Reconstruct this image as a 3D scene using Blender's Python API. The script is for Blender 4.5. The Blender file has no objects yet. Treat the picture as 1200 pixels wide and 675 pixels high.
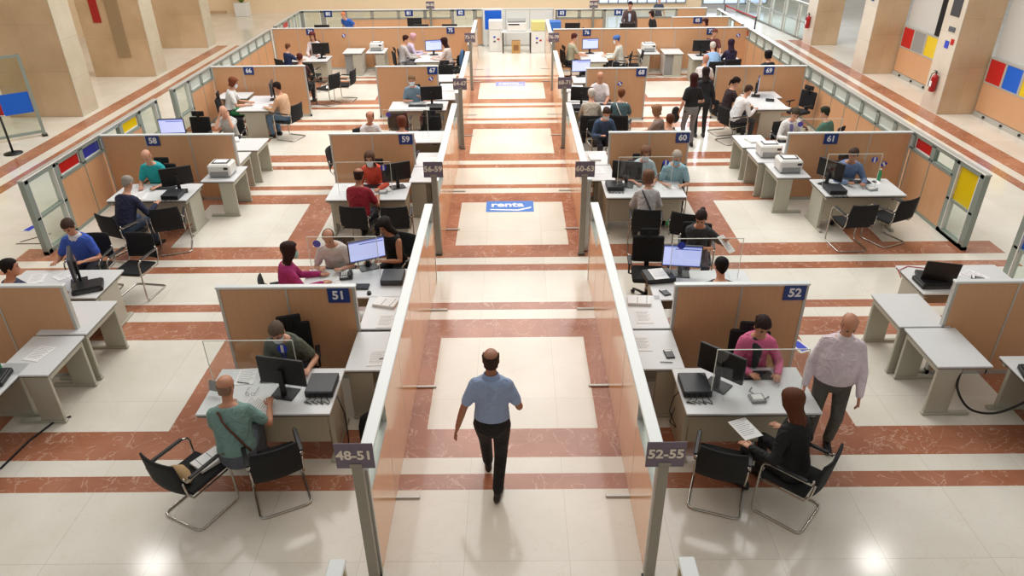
import bpy, math, random
import numpy as np
from mathutils import Vector, Matrix
random.seed(7)
C = bpy.context.scene.collection
R = math.radians
# ------------------------------------------------------------------ camera
F_PX, PITCH, YAW, ROLL, HCAM = 834.8, 0.518978504, -0.00438528, -0.0106651, 5.5
cd = bpy.data.cameras.new('camera'); cam = bpy.data.objects.new('camera', cd); C.objects.link(cam)
_f = Vector((math.sin(YAW)*math.cos(PITCH), math.cos(YAW)*math.cos(PITCH), -math.sin(PITCH)))
_r = Vector((math.cos(YAW), -math.sin(YAW), 0)); _u = _r.cross(_f)
_c, _s = math.cos(ROLL), math.sin(ROLL)
r2 = _c*_r+_s*_u; u2 = -_s*_r+_c*_u
cam.matrix_world = Matrix(((r2.x, u2.x, -_f.x, 0), (r2.y, u2.y, -_f.y, 0), (r2.z, u2.z, -_f.z, HCAM), (0, 0, 0, 1)))
cd.sensor_fit = 'HORIZONTAL'; cd.sensor_width = 36; cd.lens = 36*F_PX/1200; cd.clip_end = 200
bpy.context.scene.camera = cam
# ------------------------------------------------------------------ light
w = bpy.data.worlds.new('world'); bpy.context.scene.world = w; w.use_nodes = True
w.node_tree.nodes['Background'].inputs[0].default_value = (1.0, 0.95, 0.89, 1)
w.node_tree.nodes['Background'].inputs[1].default_value = 0.31
def area(name, loc, sx, sy, power, col=(1, .95, .88), rot=(0, 0, 0)):
    l = bpy.data.lights.new(name, 'AREA'); l.shape = 'RECTANGLE'; l.size = sx; l.size_y = sy; l.energy = power; l.color = col
    o = bpy.data.objects.new(name, l); C.objects.link(o); o.location = loc; o.rotation_euler = rot
    return o
area('skylight_lamp', (0, 21, 11), 16, 17, 2600, (1, .975, .945))
area('hall_lamp', (0, 7, 10), 14, 7, 110, (1, .95, .89))
for x, y in ((-8.9, 11.8), (8.7, 11.8)):
    area('ceiling_lamp', (x, y, 9), .7, .7, 45, (1, .97, .92))
area('window_lamp', (10.4, 34.5, 4.5), 4, 5, 480, (.75, .86, 1), (R(75), 0, R(165)))
vs = bpy.context.scene.view_settings
vs.view_transform = 'Standard'; vs.look = 'None'; vs.exposure = 0.2; vs.gamma = 1.0; vs.use_curve_mapping = False
# ------------------------------------------------------------------ materials
def lin(c):
    return tuple(((v/255+.055)/1.055)**2.4 if v/255 > .04045 else v/255/12.92 for v in c)+(1,)
def mat(name, col, rough=.5, metal=0, spec=.5, emit=0, noise=0, scale=20, bump=0):
    m = bpy.data.materials.new(name); m.use_nodes = True; nt = m.node_tree; b = nt.nodes['Principled BSDF']
    c = lin(col); b.inputs['Base Color'].default_value = c; b.inputs['Roughness'].default_value = rough
    b.inputs['Metallic'].default_value = metal; b.inputs['Specular IOR Level'].default_value = spec
    if emit: b.inputs['Emission Color'].default_value = c; b.inputs['Emission Strength'].default_value = emit
    tc = nt.nodes.new('ShaderNodeTexCoord'); n = nt.nodes.new('ShaderNodeTexNoise'); n.inputs['Scale'].default_value = scale
    n.inputs['Detail'].default_value = 4; nt.links.new(tc.outputs['Object'], n.inputs['Vector'])
    if noise:
        mx = nt.nodes.new('ShaderNodeMix'); mx.data_type = 'RGBA'
        mx.inputs[6].default_value = tuple(v*(1-noise) for v in c[:3])+(1,); mx.inputs[7].default_value = tuple(min(1, v*(1+noise)) for v in c[:3])+(1,)
        nt.links.new(n.outputs['Fac'], mx.inputs[0]); nt.links.new(mx.outputs[2], b.inputs['Base Color'])
    if bump:
        bp = nt.nodes.new('ShaderNodeBump'); bp.inputs['Strength'].default_value = bump; bp.inputs['Distance'].default_value = .01
        nt.links.new(n.outputs['Fac'], bp.inputs['Height']); nt.links.new(bp.outputs['Normal'], b.inputs['Normal'])
    return m
def wood(name, c1, c2, rough=.3):
    m = mat(name, c1, rough); nt = m.node_tree; b = nt.nodes['Principled BSDF']
    tc = nt.nodes.new('ShaderNodeTexCoord'); mp = nt.nodes.new('ShaderNodeMapping'); mp.inputs['Scale'].default_value = (18, 18, .9)
    n = nt.nodes.new('ShaderNodeTexNoise'); n.inputs['Scale'].default_value = 2.2; n.inputs['Detail'].default_value = 6
    mx = nt.nodes.new('ShaderNodeMix'); mx.data_type = 'RGBA'; mx.inputs[6].default_value = lin(c1); mx.inputs[7].default_value = lin(c2)
    nt.links.new(tc.outputs['Object'], mp.inputs[0]); nt.links.new(mp.outputs[0], n.inputs['Vector']); nt.links.new(n.outputs['Fac'], mx.inputs[0]); nt.links.new(mx.outputs[2], b.inputs['Base Color'])
    return m
def marble(name, base, dark, vein, tile, rough, vs_=3.0, veinamt=.5, joint=.004):
    """stone slabs: noise tone, thin veins, slab joints"""
    m = mat(name, base, rough); nt = m.node_tree; b = nt.nodes['Principled BSDF']; L = nt.links.new
    tc = nt.nodes.new('ShaderNodeTexCoord')
    n = nt.nodes.new('ShaderNodeTexNoise'); n.inputs['Scale'].default_value = 1.1; n.inputs['Detail'].default_value = 8; L(tc.outputs['Object'], n.inputs['Vector'])
    mx = nt.nodes.new('ShaderNodeMix'); mx.data_type = 'RGBA'; mx.inputs[6].default_value = lin(dark); mx.inputs[7].default_value = lin(base)
    rr = nt.nodes.new('ShaderNodeMapRange'); rr.inputs[1].default_value = .3; rr.inputs[2].default_value = .65; L(n.outputs['Fac'], rr.inputs[0]); L(rr.outputs[0], mx.inputs[0])
    n2 = nt.nodes.new('ShaderNodeTexNoise'); n2.inputs['Scale'].default_value = vs_; n2.inputs['Detail'].default_value = 5; n2.inputs['Distortion'].default_value = 1.5; L(tc.outputs['Object'], n2.inputs['Vector'])
    s = nt.nodes.new('ShaderNodeMath'); s.operation = 'SUBTRACT'; s.inputs[1].default_value = .5; L(n2.outputs['Fac'], s.inputs[0])
    a = nt.nodes.new('ShaderNodeMath'); a.operation = 'ABSOLUTE'; L(s.outputs[0], a.inputs[0])
    r_ = nt.nodes.new('ShaderNodeMapRange'); r_.inputs[1].default_value = 0; r_.inputs[2].default_value = .012; r_.inputs[3].default_value = veinamt; r_.inputs[4].default_value = 0; L(a.outputs[0], r_.inputs[0])
    m2 = nt.nodes.new('ShaderNodeMix'); m2.data_type = 'RGBA'; m2.inputs[7].default_value = lin(vein); L(mx.outputs[2], m2.inputs[6]); L(r_.outputs[0], m2.inputs[0])
    br = nt.nodes.new('ShaderNodeTexBrick'); br.offset = 0; br.inputs['Scale'].default_value = 1; br.inputs['Mortar Size'].default_value = joint
    br.inputs['Brick Width'].default_value = tile[0]; br.inputs['Row Height'].default_value = tile[1]
    br.inputs['Color1'].default_value = (1, 1, 1, 1); br.inputs['Color2'].default_value = (.93, .93, .93, 1); br.inputs['Mortar'].default_value = (.72, .72, .70, 1)
    mp = nt.nodes.new('ShaderNodeMapping'); L(tc.outputs['Object'], mp.inputs[0]); mp.inputs['Location'].default_value = tile[2] if len(tile) > 2 else (0, 0, 0)
    if len(tile) > 3: mp.inputs['Rotation'].default_value = tile[3]
    L(mp.outputs[0], br.inputs['Vector'])
    m3 = nt.nodes.new('ShaderNodeMix'); m3.data_type = 'RGBA'; m3.blend_type = 'MULTIPLY'; m3.inputs[0].default_value = 1; L(m2.outputs[2], m3.inputs[6]); L(br.outputs['Color'], m3.inputs[7])
    L(m3.outputs[2], b.inputs['Base Color'])
    return m
def glass(name, tint=(.93, .97, .96), gl=.07, rough=.03):
    m = bpy.data.materials.new(name); m.use_nodes = True; nt = m.node_tree; nt.nodes.remove(nt.nodes['Principled BSDF'])
    t = nt.nodes.new('ShaderNodeBsdfTransparent'); t.inputs[0].default_value = tint+(1,)
    g = nt.nodes.new('ShaderNodeBsdfGlossy'); g.inputs['Roughness'].default_value = rough
    x = nt.nodes.new('ShaderNodeMixShader'); x.inputs[0].default_value = gl
    nt.links.new(t.outputs[0], x.inputs[1]); nt.links.new(g.outputs[0], x.inputs[2]); nt.links.new(x.outputs[0], nt.nodes['Material Output'].inputs[0])
    return m
M = dict(
    cream=marble('cream_marble', (243, 238, 226), (232, 226, 211), (216, 204, 182), (.98, 2.4, (.49, .3, 0)), .13, 2.2, .25, .0025),
    red=marble('red_marble', (190, 128, 98), (158, 97, 70), (236, 204, 182), (.99, .479, (0.3, .1, 0)), .16, 2.6, .55, .002),
    stone=marble('beige_stone', (218, 190, 156), (198, 168, 132), (196, 164, 124), (1.0, 1.2, (0, 0, 0), (R(90), 0, 0)), .35, 1.6, .15, .004),
    white_stone=marble('white_stone', (226, 216, 200), (214, 202, 184), (190, 176, 156), (1.0, 1.2, (0, 0, 0), (R(90), 0, R(90))), .35, 1.6, .2, .004),
    grey_stone=marble('grey_stone', (206, 196, 174), (192, 180, 156), (170, 158, 136), (1.0, 1.2, (0, 0, 0), (R(90), 0, R(90))), .35, 1.6, .2, .004),
    wood=wood('beech_laminate', (222, 174, 132), (206, 154, 112), .38),
    wood_gloss=wood('glossy_beech', (238, 184, 134), (228, 170, 118), .13),
    alu=mat('aluminium', (196, 196, 190), .35, .35, noise=.05), cap=mat('light_cap', (226, 230, 228), .4, .1), frame=mat('grey_frame', (160, 160, 150), .4, .3, noise=.05),
    greenframe=mat('green_grey_frame', (150, 162, 154), .4, .2, noise=.04), post=mat('sign_post', (150, 146, 134), .4, .3, noise=.05),
    top=mat('desk_top', (222, 224, 224), .35, noise=.03, scale=8), topedge=mat('desk_edge', (70, 72, 70), .5), leg=mat('desk_leg', (190, 188, 172), .45, .1, noise=.04), modesty=mat('desk_front', (186, 180, 160), .5, noise=.04),
    black=mat('black_plastic', (24, 24, 26), .45), blackfab=mat('black_fabric', (22, 23, 25), .85, noise=.25, scale=150, bump=.2), chrome=mat('chrome', (190, 186, 178), .18, .95),
    dark=mat('dark_grey', (52, 54, 58), .45), darker=mat('graphite', (34, 35, 38), .3), screen=mat('screen_lit', (176, 186, 232), .3, emit=.75), screenline=mat('screen_bar', (90, 110, 190), .3, emit=.5),
    screenoff=mat('screen_off', (28, 30, 34), .15), white=mat('white_plastic', (232, 232, 228), .4, noise=.03), paper=mat('paper', (242, 242, 240), .7), paperink=mat('printed_ink', (90, 92, 100), .7),
    blue=mat('sign_blue', (30, 60, 128), .4), signtext=mat('sign_text', (240, 242, 245), .5), purple=mat('sign_purple', (112, 100, 116), .45), creamtext=mat('cream_text', (232, 222, 206), .5),
    pred=mat('red_pane', (196, 28, 30), .25), pblue=mat('blue_pane', (40, 54, 160), .25), pyellow=mat('yellow_pane', (232, 200, 10), .25), brightblue=mat('bright_blue', (10, 100, 215), .4), pgrey=mat('grey_pane', (150, 152, 152), .3),
    clear=glass('clear_glass', (.90, .95, .93), .05), frosted=mat('frosted_pane', (206, 216, 208), .35), acrylic=glass('acrylic', (.97, .985, .98), .045), acredge=mat('acrylic_edge', (228, 232, 222), .3),
    wallwhite=mat('white_wall', (206, 206, 202), .6), wallpeach=mat('peach_wall', (250, 226, 192), .6, noise=.04, scale=.6), blackopen=mat('black_opening', (12, 10, 12), .8),
    firered=mat('extinguisher_red', (170, 20, 24), .3), card=mat('cardboard', (190, 150, 96), .8, noise=.1), sticker=mat('sticker_blue', (44, 66, 200), .5), matblue=mat('floor_label_blue', (60, 120, 205), .5),
    tape=mat('tape_dark', (60, 46, 34), .6), green=mat('plant_green', (120, 138, 50), .6, noise=.3), windowlit=mat('lit_window', (196, 212, 248), .3, emit=.8), bluefab=mat('blue_fabric', (70, 110, 150), .8), bluegreen=mat('bottle_green', (60, 150, 100), .3),
    skin=mat('skin', (214, 158, 128), .5, noise=.06, scale=12), shoe=mat('shoe', (30, 26, 26), .4), eyed=mat('eye_dark', (40, 26, 20), .3), lip=mat('lips', (170, 92, 84), .5), mask=mat('mask', (226, 236, 244), .8), strap=mat('bag_strap', (92, 56, 42), .6),
)
_mc = {}
def cmat(col, rough=.8):
    k = tuple(col)
    if k not in _mc:
        _mc[k] = mat('cloth_%d' % len(_mc), col, rough, noise=.16, scale=9, bump=1.0)
        for n_ in _mc[k].node_tree.nodes:
            if n_.type == 'BUMP': n_.inputs['Distance'].default_value = .035
            if n_.type == 'TEX_NOISE': n_.inputs['Detail'].default_value = 2; n_.inputs['Distortion'].default_value = 1.2
    return _mc[k]
# ------------------------------------------------------------------ mesh helpers
class B:
    def __init__(s): s.v = []; s.f = []; s.m = []; s.sm = []
    def add(s, vs, fs, mi=0, smooth=False):
        o = len(s.v); s.v += [tuple(v) for v in vs]
        for f in fs: s.f.append([i+o for i in f]); s.m.append(mi); s.sm.append(smooth)
        return s
    def box(s, x0, x1, y0, y1, z0, z1, mi=0, bev=0, mx=None):
        if bev <= 0:
            vs = [(x, y, z) for z in (z0, z1) for y in (y0, y1) for x in (x0, x1)]
            fs = [(0, 2, 3, 1), (4, 5, 7, 6), (0, 1, 5, 4), (2, 6, 7, 3), (0, 4, 6, 2), (1, 3, 7, 5)]
        else:   # bevelled box: 24 verts
            b = min(bev, (x1-x0)/2.01, (y1-y0)/2.01, (z1-z0)/2.01); vs = []; idx = {}
            for i, x in enumerate((x0, x1)):
                for j, y in enumerate((y0, y1)):
                    for k, z in enumerate((z0, z1)):
                        sx, sy, sz = (b, -b)[i], (b, -b)[j], (b, -b)[k]
                        for a, p in enumerate(((x, y+sy, z+sz), (x+sx, y, z+sz), (x+sx, y+sy, z))):
                            idx[i, j, k, a] = len(vs); vs.append(p)
            fs = []
            q = [(0, 0), (1, 0), (1, 1), (0, 1)]
            for i in (0, 1):
                fs.append([idx[i, j, k, 0] for j, k in (q if i else q[::-1])]); fs.append([idx[j, i, k, 1] for j, k in (q[::-1] if i else q)]); fs.append([idx[j, k, i, 2] for j, k in (q if i else q[::-1])])
            for j in (0, 1):
                for k in (0, 1):
                    fs.append([idx[0, j, k, 1], idx[1, j, k, 1], idx[1, j, k, 2], idx[0, j, k, 2]]); fs.append([idx[j, 0, k, 0], idx[j, 1, k, 0], idx[j, 1, k, 2], idx[j, 0, k, 2]]); fs.append([idx[j, k, 0, 0], idx[j, k, 1, 0], idx[j, k, 1, 1], idx[j, k, 0, 1]])
            for i in (0, 1):
                for j in (0, 1):
                    for k in (0, 1): fs.append([idx[i, j, k, a] for a in range(3)])
        if mx is not None: vs = [mx @ Vector(v) for v in vs]
        return s.add(vs, fs, mi)
    def tube(s, pts, rad, n=8, mi=0, closed=False, cap=True):
        pts = [Vector(p) for p in pts]; N = len(pts); rad = rad if isinstance(rad, (list, tuple)) else [rad]*N
        vs = []; pu = None
        for i, p in enumerate(pts):
            a = pts[i-1] if (i > 0 or closed) else p; b = pts[(i+1) % N] if (i < N-1 or closed) else p
            t = (b-a).normalized()
            if pu is None:
                pu = Vector((0, 0, 1)) if abs(t.z) < .9 else Vector((1, 0, 0))
            u = (pu-t*pu.dot(t)); u = u.normalized() if u.length > 1e-6 else t.orthogonal().normalized(); pu = u; v = t.cross(u)
            for k in range(n):
                an = 2*math.pi*k/n; vs.append(p+(u*math.cos(an)+v*math.sin(an))*rad[i])
        fs = []
        for i in range(N if closed else N-1):
            for k in range(n):
                a = i*n+k; b2 = i*n+(k+1) % n; c = ((i+1) % N)*n; fs.append((a, b2, c+(k+1) % n, c+k))
        if cap and not closed: fs.append(tuple(range(n))[::-1]); fs.append(tuple(range((N-1)*n, N*n)))
        return s.add(vs, fs, mi, True)
    def loft(s, rings, n=16, mi=0):
        """rings: (center, U, V, ru, rv) closed with caps"""
        vs = []
        for (c, U, V, ru, rv) in rings:
            c = Vector(c); U = Vector(U); V = Vector(V)
            for k in range(n):
                a = 2*math.pi*k/n; vs.append(c+U*(math.cos(a)*ru)+V*(math.sin(a)*rv))
        fs = []
        for i in range(len(rings)-1):
            for k in range(n): fs.append((i*n+k, i*n+(k+1) % n, (i+1)*n+(k+1) % n, (i+1)*n+k))
        fs.append(tuple(range(n))[::-1]); fs.append(tuple(range((len(rings)-1)*n, len(rings)*n)))
        return s.add(vs, fs, mi, True)
    def cyl(s, x, y, z0, z1, r, n=16, mi=0, r2=None):
        r2 = r if r2 is None else r2
        return s.loft([((x, y, z0), (1, 0, 0), (0, 1, 0), r, r), ((x, y, z1), (1, 0, 0), (0, 1, 0), r2, r2)], n, mi)
    def mesh(s, name, mats):
        me = bpy.data.meshes.new(name); me.from_pydata(s.v, [], s.f)
        for m_ in (mats if isinstance(mats, (list, tuple)) else [mats]): me.materials.append(M[m_] if isinstance(m_, str) else m_)
        me.polygons.foreach_set('material_index', s.m); me.polygons.foreach_set('use_smooth', s.sm); me.update()
        return me
    def obj(s, name, mats, parent=None, loc=None, rz=None):
        o = bpy.data.objects.new(name, s.mesh(name, mats)); C.objects.link(o)
        if parent: o.parent = parent
        if loc: o.location = loc
        if rz is not None: o.rotation_euler = (0, 0, rz)
        return o
def tag(o, label=None, cat=None, group=None, kind=None):
    if label: o['label'] = label
    if cat: o['category'] = cat
    if group: o['group'] = group
    if kind: o['kind'] = kind
    return o
def empty(name, loc=(0, 0, 0), rz=0, label=None, cat=None, group=None):
    o = bpy.data.objects.new(name, None); o.empty_display_size = .1; C.objects.link(o); o.location = loc; o.rotation_euler = (0, 0, rz)
    return tag(o, label, cat, group)
def kids(o): return [c for c in bpy.data.objects if c.parent == o]
def dup(proto, loc, rz, label, group=None):
    c = proto.copy(); C.objects.link(c); c.location = loc; c.rotation_euler = (0, 0, rz); c['label'] = label
    if group: c['group'] = group
    for ch in TREE[proto.name]:
        k = ch.copy(); C.objects.link(k); k.parent = c
        for g in TREE.get(ch.name, []):
            h = g.copy(); C.objects.link(h); h.parent = k
    return c
TREE = {}
def register(proto):
    TREE[proto.name] = kids(proto)
    for ch in TREE[proto.name]:
        g = kids(ch)
        if g: TREE[ch.name] = g
    proto['unused'] = 1
def curve_pts(P_, n=6):
    P_ = [Vector(p) for p in P_]; P_ = [P_[0]]+P_+[P_[-1]]; o = []
    for i in range(1, len(P_)-2):
        a, b_, c, d = P_[i-1:i+3]
        for k in range(n):
            t = k/n; o.append(.5*((2*b_)+(c-a)*t+(2*a-5*b_+4*c-d)*t*t+(3*b_-a-3*c+d)*t**3))
    return o+[P_[-2]]
class Kind:
    """first use moves the original, later uses copy it"""
    def __init__(s, maker): s.maker = maker; s.p = None; s.used = False
    def put(s, loc, rz, label, group=None):
        if s.p is None:
            s.p = s.maker(); TREE[s.p.name] = kids(s.p)
            for ch in TREE[s.p.name]:
                g = kids(ch)
                if g: TREE[ch.name] = g
            s.p.location = loc; s.p.rotation_euler = (0, 0, rz); s.p['label'] = label
            if group: s.p['group'] = group
            return s.p
        return dup(s.p, loc, rz, label, group)
def text_mesh(txt, size, thick=.002, bold=.012, align='CENTER', shear=0):
    c = bpy.data.curves.new('t', 'FONT'); c.body = txt; c.size = size; c.extrude = thick; c.align_x = align; c.align_y = 'CENTER'; c.offset = bold*size; c.shear = shear; c.resolution_u = 3
    o = bpy.data.objects.new('t', c); C.objects.link(o); bpy.context.view_layer.update()
    me = bpy.data.meshes.new_from_object(o.evaluated_get(bpy.context.evaluated_depsgraph_get()))
    bpy.data.objects.remove(o); return me
def text_obj(name, txt, size, m, parent, loc, rot, **k):
    me = text_mesh(txt, size, **k); me.materials.clear(); me.materials.append(M[m]); me.name = name
    o = bpy.data.objects.new(name, me); C.objects.link(o); o.parent = parent; o.location = loc; o.rotation_euler = rot
    return o
# ------------------------------------------------------------------ floor
Y0, P, LR = 6.348, 4.794, 1.900
XE = [(-1.027, .946)]
for i in range(1, 4): XE += [(-1.027-2.485*i, .946-2.485*i), (-1.027+2.475*i, .946+2.475*i)]
XE.sort()
xs = sorted({-60, 60, -8.47, 8.25}|{v for e in XE for v in e}); xs = [x for x in xs if x in (-60, 60) or -8.5 < x < 8.3]
ys = {-30., 60.}
rows = []
for n in range(4):
    b = Y0+n*P
    rows += [(b-.948, b-.719, 'thin'), (b-.472, b, 'band'), (b, b+LR, 'rect'), (b+LR, b+LR+.477, 'band'), (b+LR+.738, b+LR+.953, 'thin')]
ys |= {v for r in rows for v in r[:2]}
COR = [(-11.6, -11.15), (-10.85, -10.58), (10.24, 10.5), (10.74, 11.24)]
xs = sorted(set(xs)|{v for c in COR for v in c}); ys = sorted(ys|{29.0, 2.0})
fl = B()
for i in range(len(xs)-1):
    for j in range(len(ys)-1):
        xm, ym = (xs[i]+xs[i+1])/2, (ys[j]+ys[j+1])/2; red = 0
        if -8.47 < xm < 8.25:
            for a, b_, t in rows:
                if a < ym < b_:
                    red = 1 if t in ('thin', 'band') else int(not any(e[0] < xm < e[1] for e in XE))
        for a, b_ in COR:
            if a < xm < b_ and 2 < ym < 29: red = 1
        fl.add([(xs[i], ys[j], 0), (xs[i+1], ys[j], 0), (xs[i+1], ys[j+1], 0), (xs[i], ys[j+1], 0)], [(0, 1, 2, 3)], red)
tag(fl.obj('floor', ['cream', 'red']), kind='structure')
# ------------------------------------------------------------------ shell behind the hall
b = B(); b.box(-22, 9.2, 37, 37.3, 0, 9); tag(b.obj('wall_back', 'wallpeach'), kind='structure')
b = B(); b.box(-18.3, -18, 5, 37, 0, 9); tag(b.obj('wall_left', 'wallpeach'), kind='structure')
b = B(); b.box(-18, -14, 36.9, 37, 0, .12); tag(b.obj('baseboard_back', 'stone'), kind='structure')
def window(i, x0, x1, y, z0, z1, cols, rws, ry=0):
    e = B(); f = .06
    for k in range(cols+1):
        x = x0+(x1-x0)*k/cols; e.box(x-f/2, x+f/2, y-.05, y+.05, z0, z1)
    for k in range(rws+1):
        z = z0+(z1-z0)*k/rws; e.box(x0, x1, y-.05, y+.05, z-f/2, z+f/2)
    o = tag(e.obj('window_%d' % i, 'frame'), kind='structure')
    g = B(); g.box(x0+.01, x1-.01, y-.01, y+.01, z0+.01, z1-.01); g.obj('window_pane', 'windowlit', o)
window(1, 4.2, 8.4, 36.93, .3, 3.4, 9, 1)
window(2, 9.3, 12.4, 37.1, .2, 4.4, 3, 2)
# right corridor side wall with shutters and coloured panels
def side_wall(i, y0, y1, cols, blk=None):
    b = B(); b.box(12.3, 12.5, y0, y1, 0, 6); o = tag(b.obj('wall_right' if i == 0 else 'wall_right.%03d' % i, 'wallwhite'), kind='structure')
    r = empty('panel_screen', (0, 0, 0), 0, ['beech panel screen topped by red and blue squares beside the near stone pillar', 'beech panel screen topped by red, grey and yellow squares between two stone pillars'][i], 'screen')
    b = B(); b.box(12.2, 12.29, y0+.02, y1-.02, .14, .86); b.obj('wood_panel', 'wood', r)
    b = B(); b.box(12.18, 12.29, y0+.02, y1-.02, .0, .13); b.obj('base_strip', 'alu', r)
    b = B(); b.box(12.19, 12.29, y0+.02, y1-.02, .86, .9)
    b.box(12.19, 12.29, y0+.02, y1-.02, 1.46, 1.5); y = y1-.02
    b.box(12.19, 12.29, y-.05, y, .9, 1.46)
    for c in cols:
        d = .62; g = B(); g.box(12.2, 12.27, y-.05-d, y-.05, .9, 1.46); g.obj('colour_square', c, r); y -= d+.08
        b.box(12.19, 12.29, y-.05, y+.03, .9, 1.46)
        if y < y0+.7: break
    b.obj('frame', 'alu', r)
    for k in range(3):
        g = B(); g.cyl(12.17, y1-.5-k*.75, .05, .1, .035, 10); g.obj('levelling_foot', 'black', r)
    if blk:
        b = B(); b.box(12.24, 12.3, blk[0], blk[1], 1.5, 6); b.obj('shutter_opening', 'blackopen', r)
side_wall(0, 12.4, 18.7, ['pred', 'brightblue', 'pyellow', 'pgrey', 'pred', 'brightblue', 'pyellow'])
side_wall(1, 19.7, 23.3, ['pred', 'pgrey', 'pyellow', 'pred'], (20.4, 21.6))
# stone pillars
def pillar(x0, x1, y0, y1, label, white=0):
    r = empty('stone_pillar', ((x0+x1)/2, (y0+y1)/2, 0), 0, label, 'pillar'); hx, hy = (x1-x0)/2, (y1-y0)/2
    b = B(); b.box(-hx, hx, -hy, hy, 0, 7, bev=.01); b.obj('shaft', 'stone', r)
    s = -1 if x0 > 0 else 1
    b = B(); b.box(*(sorted((s*hx, s*(hx+.02)))), -hy, hy, 0, 7); b.obj('side_cladding', 'white_stone' if x0 > 0 else 'grey_stone', r)
    return r
PL = []
for k in range(3): pillar(-13.8, -11.8, 19.3+k*P*.97, 20.15+k*P*.97, ['wide beige stone pillar next to the free-standing glass screen', 'second beige stone pillar with a brown strip and red notice on its face', 'third beige stone pillar, nearest the potted plant'][k])
PL = [pillar(11.27, 12.25, 18.75+k*4.6, 19.6+k*4.6, ['tall stone pillar with notices and a low fire extinguisher on its pale side', 'middle stone pillar of the blue-panelled corridor with a small blue sticker high up', 'stone pillar beside the bright glazed entrance with a fire extinguisher'][k]) for k in range(3)]
def on_face(name, lab, cat, mats, x, y, z, wy, hz, t=.01):   # flat notice on a face looking towards -X
    b = B(); b.box(x-t, x, y-wy/2, y+wy/2, z-hz/2, z+hz/2); return tag(b.obj(name, mats), lab, cat)
on_face('notice', 'black square notice high on the pale face of the near pillar', 'notice', 'dark', 11.249, 19.15, 2.62, .42, .42)
on_face('notice', 'small black and white notice under the black square on the pillar', 'notice', 'paperink', 11.249, 19.1, 2.1, .3, .12)
on_face('notice', 'round blue sticker half way up the near pillar', 'sticker', 'sticker', 11.249, 19.15, 1.72, .18, .18)
on_face('notice', 'red sticker next to the blue one on the near pillar', 'sticker', 'pred', 11.249, 18.93, 1.82, .14, .14)
on_face('notice', 'dark blue sticker at the top of the middle pillar', 'sticker', 'blue', 11.249, 23.75, 2.25, .2, .2)
def extinguisher(x, y, z, lab):
    r = empty('fire_extinguisher', (x, y, z), 0, lab, 'fire extinguisher')
    b = B(); b.loft([((0, 0, h), (1, 0, 0), (0, 1, 0), q, q) for h, q in ((0, .06), (.02, .085), (.36, .085), (.42, .06), (.45, .025), (.48, .025))], 14); b.obj('cylinder', 'firered', r)
    b = B(); b.box(-.02, .02, -.06, .06, .48, .5); b.box(-.015, .015, -.03, .09, .52, .54); b.cyl(0, 0, .47, .53, .02, 8); b.obj('valve', 'black', r)
    b = B(); b.tube([(0, .03, .5), (-.04, .12, .44), (-.06, .12, .3), (-.07, .1, .12)], .012, 6); b.obj('hose', 'black', r)
    b = B(); b.box(-.09, -.084, -.05, .05, .14, .28); b.obj('instruction_label', 'paper', r)
    b = B(); b.box(.07, .1, -.05, .05, .1, .4); b.obj('wall_bracket', 'frame', r)
extinguisher(11.16, 19.1, .52, 'red fire extinguisher on the pale face of the near pillar')
extinguisher(11.16, 28.35, .55, 'red fire extinguisher on the pillar by the glazed entrance')
b = B(); b.box(-12.85, -12.45, 23.92, 23.945, .62, 3.6); tag(b.obj('notice_strip', mat('strip_brown', (160, 138, 106), .6)), 'tall brown vertical strip fixed to the second stone pillar', 'notice')
b = B(); b.box(-13.35, -13.1, 23.92, 23.945, 1.7, 2.9); tag(b.obj('notice', 'firered'), 'narrow red notice on the second stone pillar', 'notice')
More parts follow.
